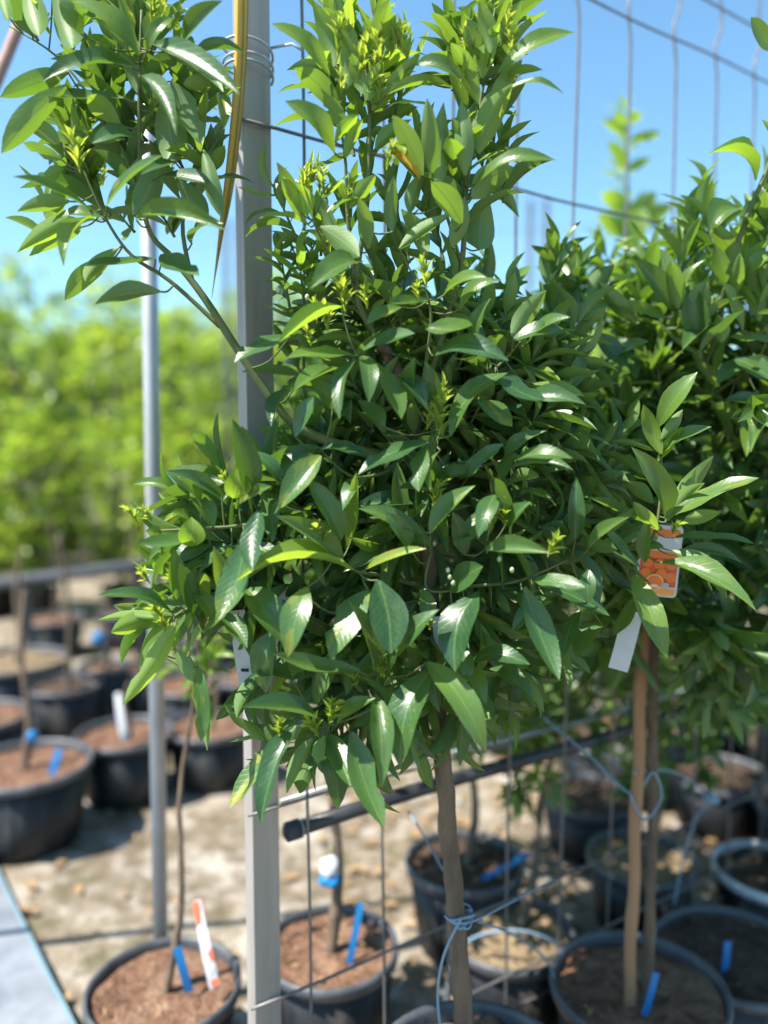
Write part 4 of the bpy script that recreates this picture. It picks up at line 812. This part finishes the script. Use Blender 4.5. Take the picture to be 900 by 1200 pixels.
# ------------------------------------------------------------------ blurred hedge of potted citrus trees behind
def hedge():
    protos = []
    for k in range(3):
        rnd = random.Random(60 + k); ms = Mass(); ms.new = .3
        for _ in range(270):
            while True:
                a, b, c = rnd.uniform(-1, 1), rnd.uniform(-1, 1), rnd.uniform(-1, 1)
                if .2 < a * a + b * b + c * c < 1: break
            ctr = Vector((a * .52, b * .5, 1.40 + c * 1.04)); ctr += .12 * Vector((noise.noise(ctr * 2), noise.noise(ctr * 2 + Vector((9, 0, 0))), noise.noise(ctr * 2 + Vector((0, 9, 0)))))
            age = min(1, max(0, rnd.choice((.35, .7, 1., 1.)) + .12 * c)); ms.new = rnd.choice((0, .1, .35, .7))  # raised age and new tint put the hedge's backlit brightness into leaf colour
            for q in range(7):
                d = Vector((rnd.uniform(-1, 1), rnd.uniform(-1, 1), rnd.uniform(-.5, .9))).normalized(); z = Vector((rnd.uniform(-.6, .6), rnd.uniform(-.6, .6), 1))
                L = rnd.uniform(.07, .14); ms.add(FAR_SHAPE, leaf_matrix(ctr + d * .02, d, z, L, L * .42), age, rnd.random())
        tk = MB(); tk.tube(smooth_path([(0, 0, .25), (.02, 0, .6), (-.01, 0, 1.1), (0, 0, 1.6)], 4), .022, 8)
        for j in range(5):
            a = j * 1.26 + k; tk.tube([(0, 0, .8 + .12 * j), (.2 * math.cos(a), .2 * math.sin(a), 1.2 + .12 * j), (.33 * math.cos(a), .33 * math.sin(a), 1.6 + .1 * j)], [.012, .008, .004], 6)
        protos.append((ms, tk))
    meshes = []
    for ms, tk in protos:
        t = bpy.data.objects.new('tmp', None); o = ms.build('crown', t); meshes.append((o.data, tk.mesh('trunk', M['bark']))); bpy.data.objects.remove(o); bpy.data.objects.remove(t)
    b = MB(); b.lathe([(.001, .004), (.17, 0), (.20, .34), (.21, .34), (.21, .36), (.19, .36), (.185, .3), (.001, .3)], 24); pm = b.mesh('pot', M['pot'])
    rnd = random.Random(2)
    def one(x, y, s, lb):
        z = gh(x, y)
        t = empty('hedge_citrus_tree', (x, y, z), lb, 'tree', 'blurred hedge trees'); t.rotation_euler.z = rnd.uniform(0, 6.28); t.scale = (s, s, s)
        if x > .3: t.scale = (s * .82, s * .82, s * .82)
        me = meshes[rnd.randrange(3)]
        for nm, m_ in (('crown', me[0]), ('trunk', me[1]), ('pot', pm)):
            o = bpy.data.objects.new(nm, m_); link(o, t)
            if nm == 'crown': o['kind'] = 'stuff'
    for i in range(13): one(-5.0 + i * .8 + rnd.uniform(-.1, .1), 7.3 + rnd.uniform(-.2, .2), rnd.uniform(1.02, 1.26), 'sunlit light green potted citrus tree in the blurred front hedge row')
    for i in range(9): one(-3.6 + i * .42 + rnd.uniform(-.06, .06), 5.3 + rnd.uniform(-.15, .15), rnd.uniform(.56, .68), 'short young citrus tree in a black pot between the pipe rail and the hedge')
    for i in range(12): one(-5.6 + i * .95 + rnd.uniform(-.1, .1), 8.7 + rnd.uniform(-.2, .2), rnd.uniform(1.12, 1.28), 'light green potted citrus tree in the hedge row behind the front hedge row')
    for i in range(12): one(-6.6 + i * 1.2 + rnd.uniform(-.1, .1), 10.4 + rnd.uniform(-.2, .2), rnd.uniform(1.2, 1.35), 'potted citrus tree in the rearmost row of the blurred hedge')
hedge()

# ------------------------------------------------------------------ labels, markers, tape and twine
def fruit_label():
    c = P(773, 649, 1.05); t = empty('fruit_label', c, 'orange plant label printed with mandarins, half hidden by leaves', 'plant label')
    y = Vector((.10, .05, 1)).normalized(); n = Vector((.05, -1, .06)); n = (n - y * n.dot(y)).normalized(); x = y.cross(n)
    W, H = .064, .118; k = 900 / 1.05
    def rr(w_, h_, r, cy=0, cx=0):
        pts = []
        for sx, sy, a0 in ((1, 1, 0), (-1, 1, 90), (-1, -1, 180), (1, -1, 270)):
            for i in range(6): a = R(a0 + i * 18); pts.append((cx + sx * (w_ / 2 - r) + r * math.cos(a), cy + sy * (h_ / 2 - r) + r * math.sin(a)))
        return pts
    def lay(poly, z, name, m, th=.0003):
        MB().prism([(a_ * .92, (b_ + .059) * .84 - .059) for a_, b_ in poly], c + n * z, x, y, n * th).build(name, M[m], t)
    # x here points to the picture's left: mirror so the print reads properly
    lay(rr(W, H, .007), 0, 'card', 'white', .0008)
    lay(rr(W - .007, H - .062, .004, -.024), .0009, 'photo_ground', 'ored')
    lay(rr(W - .007, .012, .003, .046), .0009, 'top_band', 'orange')
    lay(rr(W - .007, .016, .003, .008), .0009, 'middle_band', 'orange')
    lay(rr(W - .007, .012, .003, -.0495), .0013, 'bottom_band', 'orangel')
    def disc(cx, cy, r, z, m, name):
        lay([(cx + r * math.cos(i * math.pi / 12), cy + r * math.sin(i * math.pi / 12)) for i in range(24)], z, name, m, .0002)
    s = 1 if x.x > 0 else -1
    for i, (a, b_, r) in enumerate(((-.0175, -.004, .0085), (.001, -.006, .0088), (.0185, -.005, .0085), (-.0195, -.022, .0085), (.0195, -.026, .0085), (.0045, -.0215, .0085))): disc(s * a, b_, r, .0014 + i * .0003, 'orange', 'printed_fruit')
    disc(s * -.005, -.036, .0145, .0036, 'orangel', 'printed_slice'); disc(s * -.005, -.036, .0128, .0039, 'cream', 'slice_pith'); disc(s * -.005, -.036, .0118, .0042, 'orange', 'slice_flesh')
    lay(rr(W - .007, .0022, .001, -.043), .0046, 'white_rule', 'white', .0002)
    lay(rr(.0095, .0095, .001, -.040, s * .012), .0049, 'print_patch', 'grey', .0002)
    lay(rr(.011, .004, .001, -.041, s * -.006), .0049, 'print_patch', 'cream', .0002)
fruit_label()
slat('paper_strip', P(724, 785, 1.02), P(742, 716, 1.03), .027, 'white', 'blank white paper strip hanging under the orange fruit label', 'plant label')
def white_tags():
    o = slat('hanging_tag', P(290, 805, .975), P(278, 715, .98), .022, 'white', 'white folded tag with small black print left of the grey post', 'plant label', face=Vector((-.3, -1, .1)))
    b = MB(); y = Vector((0, 0, 1)); x = Vector((1, -.1, 0)).normalized(); q = P(287, 787, .966)
    b.prism([(-.005, 0), (.005, 0), (.005, .004), (-.005, .004)], q, x, y, Vector((0, -.0006, 0))); b2 = b.build('printed_mark', M['black'], None); b2.parent = o; 
    slat('hanging_tag', P(322, 760, .985), P(328, 690, .985), .034, 'white', 'broad white tag behind the leaves in front of the grey post', 'plant label')
    slat('hanging_tag', P(520, 772, .985), P(516, 722, .985), .022, 'white', 'small white tag on the trunk of the tall citrus tree', 'plant label')
white_tags()
def marker(pot_p, b, t_, Yb, Yt, lb, wd=.013): slat('plant_marker', P(b[0], b[1], Yb), P(t_[0], t_[1], Yt), wd, 'blue', lb, 'plant marker', 'blue plastic plant markers')
marker(PA, (409, 1130), (423, 1058), 1.40, 1.42, 'upright blue marker in the pot right of the grey post')
marker(PB, (222, 1162), (208, 1110), 1.31, 1.31, 'bent blue marker in the pot with red and white tape', .016)
marker(PC, (60, 908), (70, 878), 2.12, 2.14, 'blue marker in the wide pot with the blue clip', .02)
marker(PH, (565, 1030), (620, 1000), 1.65, 1.66, 'leaning blue marker in the pot with dark soil')
marker(PJ, (755, 1190), (769, 1140), 1.24, 1.25, 'blue marker at the foot of the bamboo cane', .012)
marker(PJ, (839, 1205), (853, 1103), 1.40, 1.42, 'tall upright blue marker in the dark pot', .014)
def blob(name, p, r, m, label, cat, sz=1.2, seed=0):
    bm = bmesh.new(); bmesh.ops.create_icosphere(bm, subdivisions=3, radius=r)
    for v in bm.verts: v.co *= 1 + .3 * noise.noise(v.co / r * 1.6 + Vector((seed, 0, 0))); v.co.z *= sz
    me = bpy.data.meshes.new(name); bm.to_mesh(me); bm.free(); me.materials.append(M[m]); me.polygons.foreach_set('use_smooth', [True] * len(me.polygons))
    o = bpy.data.objects.new(name, me); o.location = p; link(o)
    if label: tag(o, label, cat)
    return o
t = empty('graft_tape', P(385, 1030, 1.42), 'knob of white and blue graft tape on the stem right of the grey post', 'tape')
o = blob('white_wrap', P(386, 1016, 1.425), .021, 'white', None, None, .9, 3); o.parent = t; o.matrix_parent_inverse = Matrix.Translation(-t.location)
o = blob('blue_wrap', P(387, 1030, 1.418), .0205, 'blue', None, None, .62, 5); o.parent = t; o.matrix_parent_inverse = Matrix.Translation(-t.location)
blob('stem_clip', P(38, 863, 2.2), .017, 'blue', 'round blue clip on the stem in the wide pot', 'clip', 1.1, 2)
blob('stem_clip', P(115, 748, 3.15), .026, 'blue', 'blue clip on the small stem near the pipe rail', 'clip', 1., 4)
slat('barrier_tape', P(252, 1158, 1.29), P(231, 1055, 1.35), .019, 'white', 'strip of red and white tape hanging from the thin young tree', 'tape', twist=1.2)
tape = bpy.data.objects['barrier_tape']
for q0, q1 in ((.02, .10), (.30, .46), (.72, .99)):
    a = P(252, 1158, 1.287).lerp(P(231, 1055, 1.347), q0); b_ = P(252, 1158, 1.287).lerp(P(231, 1055, 1.347), q1); o = slat('red_stripe', a, b_,   .0175, 'red', None, None, thick=.0008); o.parent = tape
slat('white_strip', P(146, 868, 2.4), P(138, 812, 2.45), .022, 'white', 'white strip tied to the short young stem', 'plant label', twist=.8)
def string(name, pts, r, m, label):
    o = MB().tube(smooth_path(pts, 6), r, 6).build(name, M[m]); tag(o, label, 'twine', 'loose twine')
k_ = P(546, 1072, 1.02)
def knot(px, py, Y, r, n, seed):
    rnd = random.Random(seed); pts = []
    for i in range(n): a = i * 1.9; pts.append(P(px, py, Y) + Vector((r * math.cos(a) * rnd.uniform(.7, 1.2), -.004 + r * .9 * math.sin(a), rnd.uniform(-.5, .5) * r)))
    return pts
string('twine', knot(540, 1070, 1.04, .020, 14, 1) + [P(590, 1062, 1.1), P(650, 1030, 1.3)], .0018, 'twine', 'blue twine knotted round the trunk of the tall citrus tree')
string('twine', [P(541, 1075, 1.02), P(520, 1120, 1.02), P(513, 1170, 1.02), P(520, 1230, 1.03)], .002, 'twine', 'blue twine end hanging from the trunk knot')
string('twine', [P(545, 1078, 1.03), P(530, 1040, 1.08), P(500, 985, 1.2), P(478, 950, 1.26)], .0018, 'twine', 'blue twine running from the trunk knot up to the pipe')
string('twine', [P(560, 1080, 1.06), P(600, 1095, 1.2), P(640, 1125, 1.3), P(655, 1165, 1.32)], .002, 'twine', 'blue twine running down from the trunk knot to the low pot')
string('twine', [P(520, 1180, 1.47), P(540, 1110, 1.45), P(600, 1090, 1.43), P(655, 1110, 1.45), P(668, 1160, 1.5)], .003, 'twine', 'pale twine looped round the low pot behind the fence')
string('twine', [P(636, 840, 1.38), P(690, 885, 1.32), P(740, 930, 1.27), P(765, 905, 1.27), P(775, 935, 1.28), P(755, 960, 1.26), P(738, 930, 1.255)], .0022, 'twine', 'pale twine tying the bamboo cane to the fence')
string('twine', [P(742, 905, 1.255), P(790, 905, 1.4), P(832, 935, 1.58), P(815, 960, 1.57), P(800, 1010, 1.55), P(790, 1060, 1.55)], .0022, 'twine', 'greenish twine trailing from the fence right of the bamboo cane')
blob('twine_knot', P(833, 936, 1.58), .016, 'twine', 'clump of pale twine knotted on the fence wire', 'twine', .7, 7)
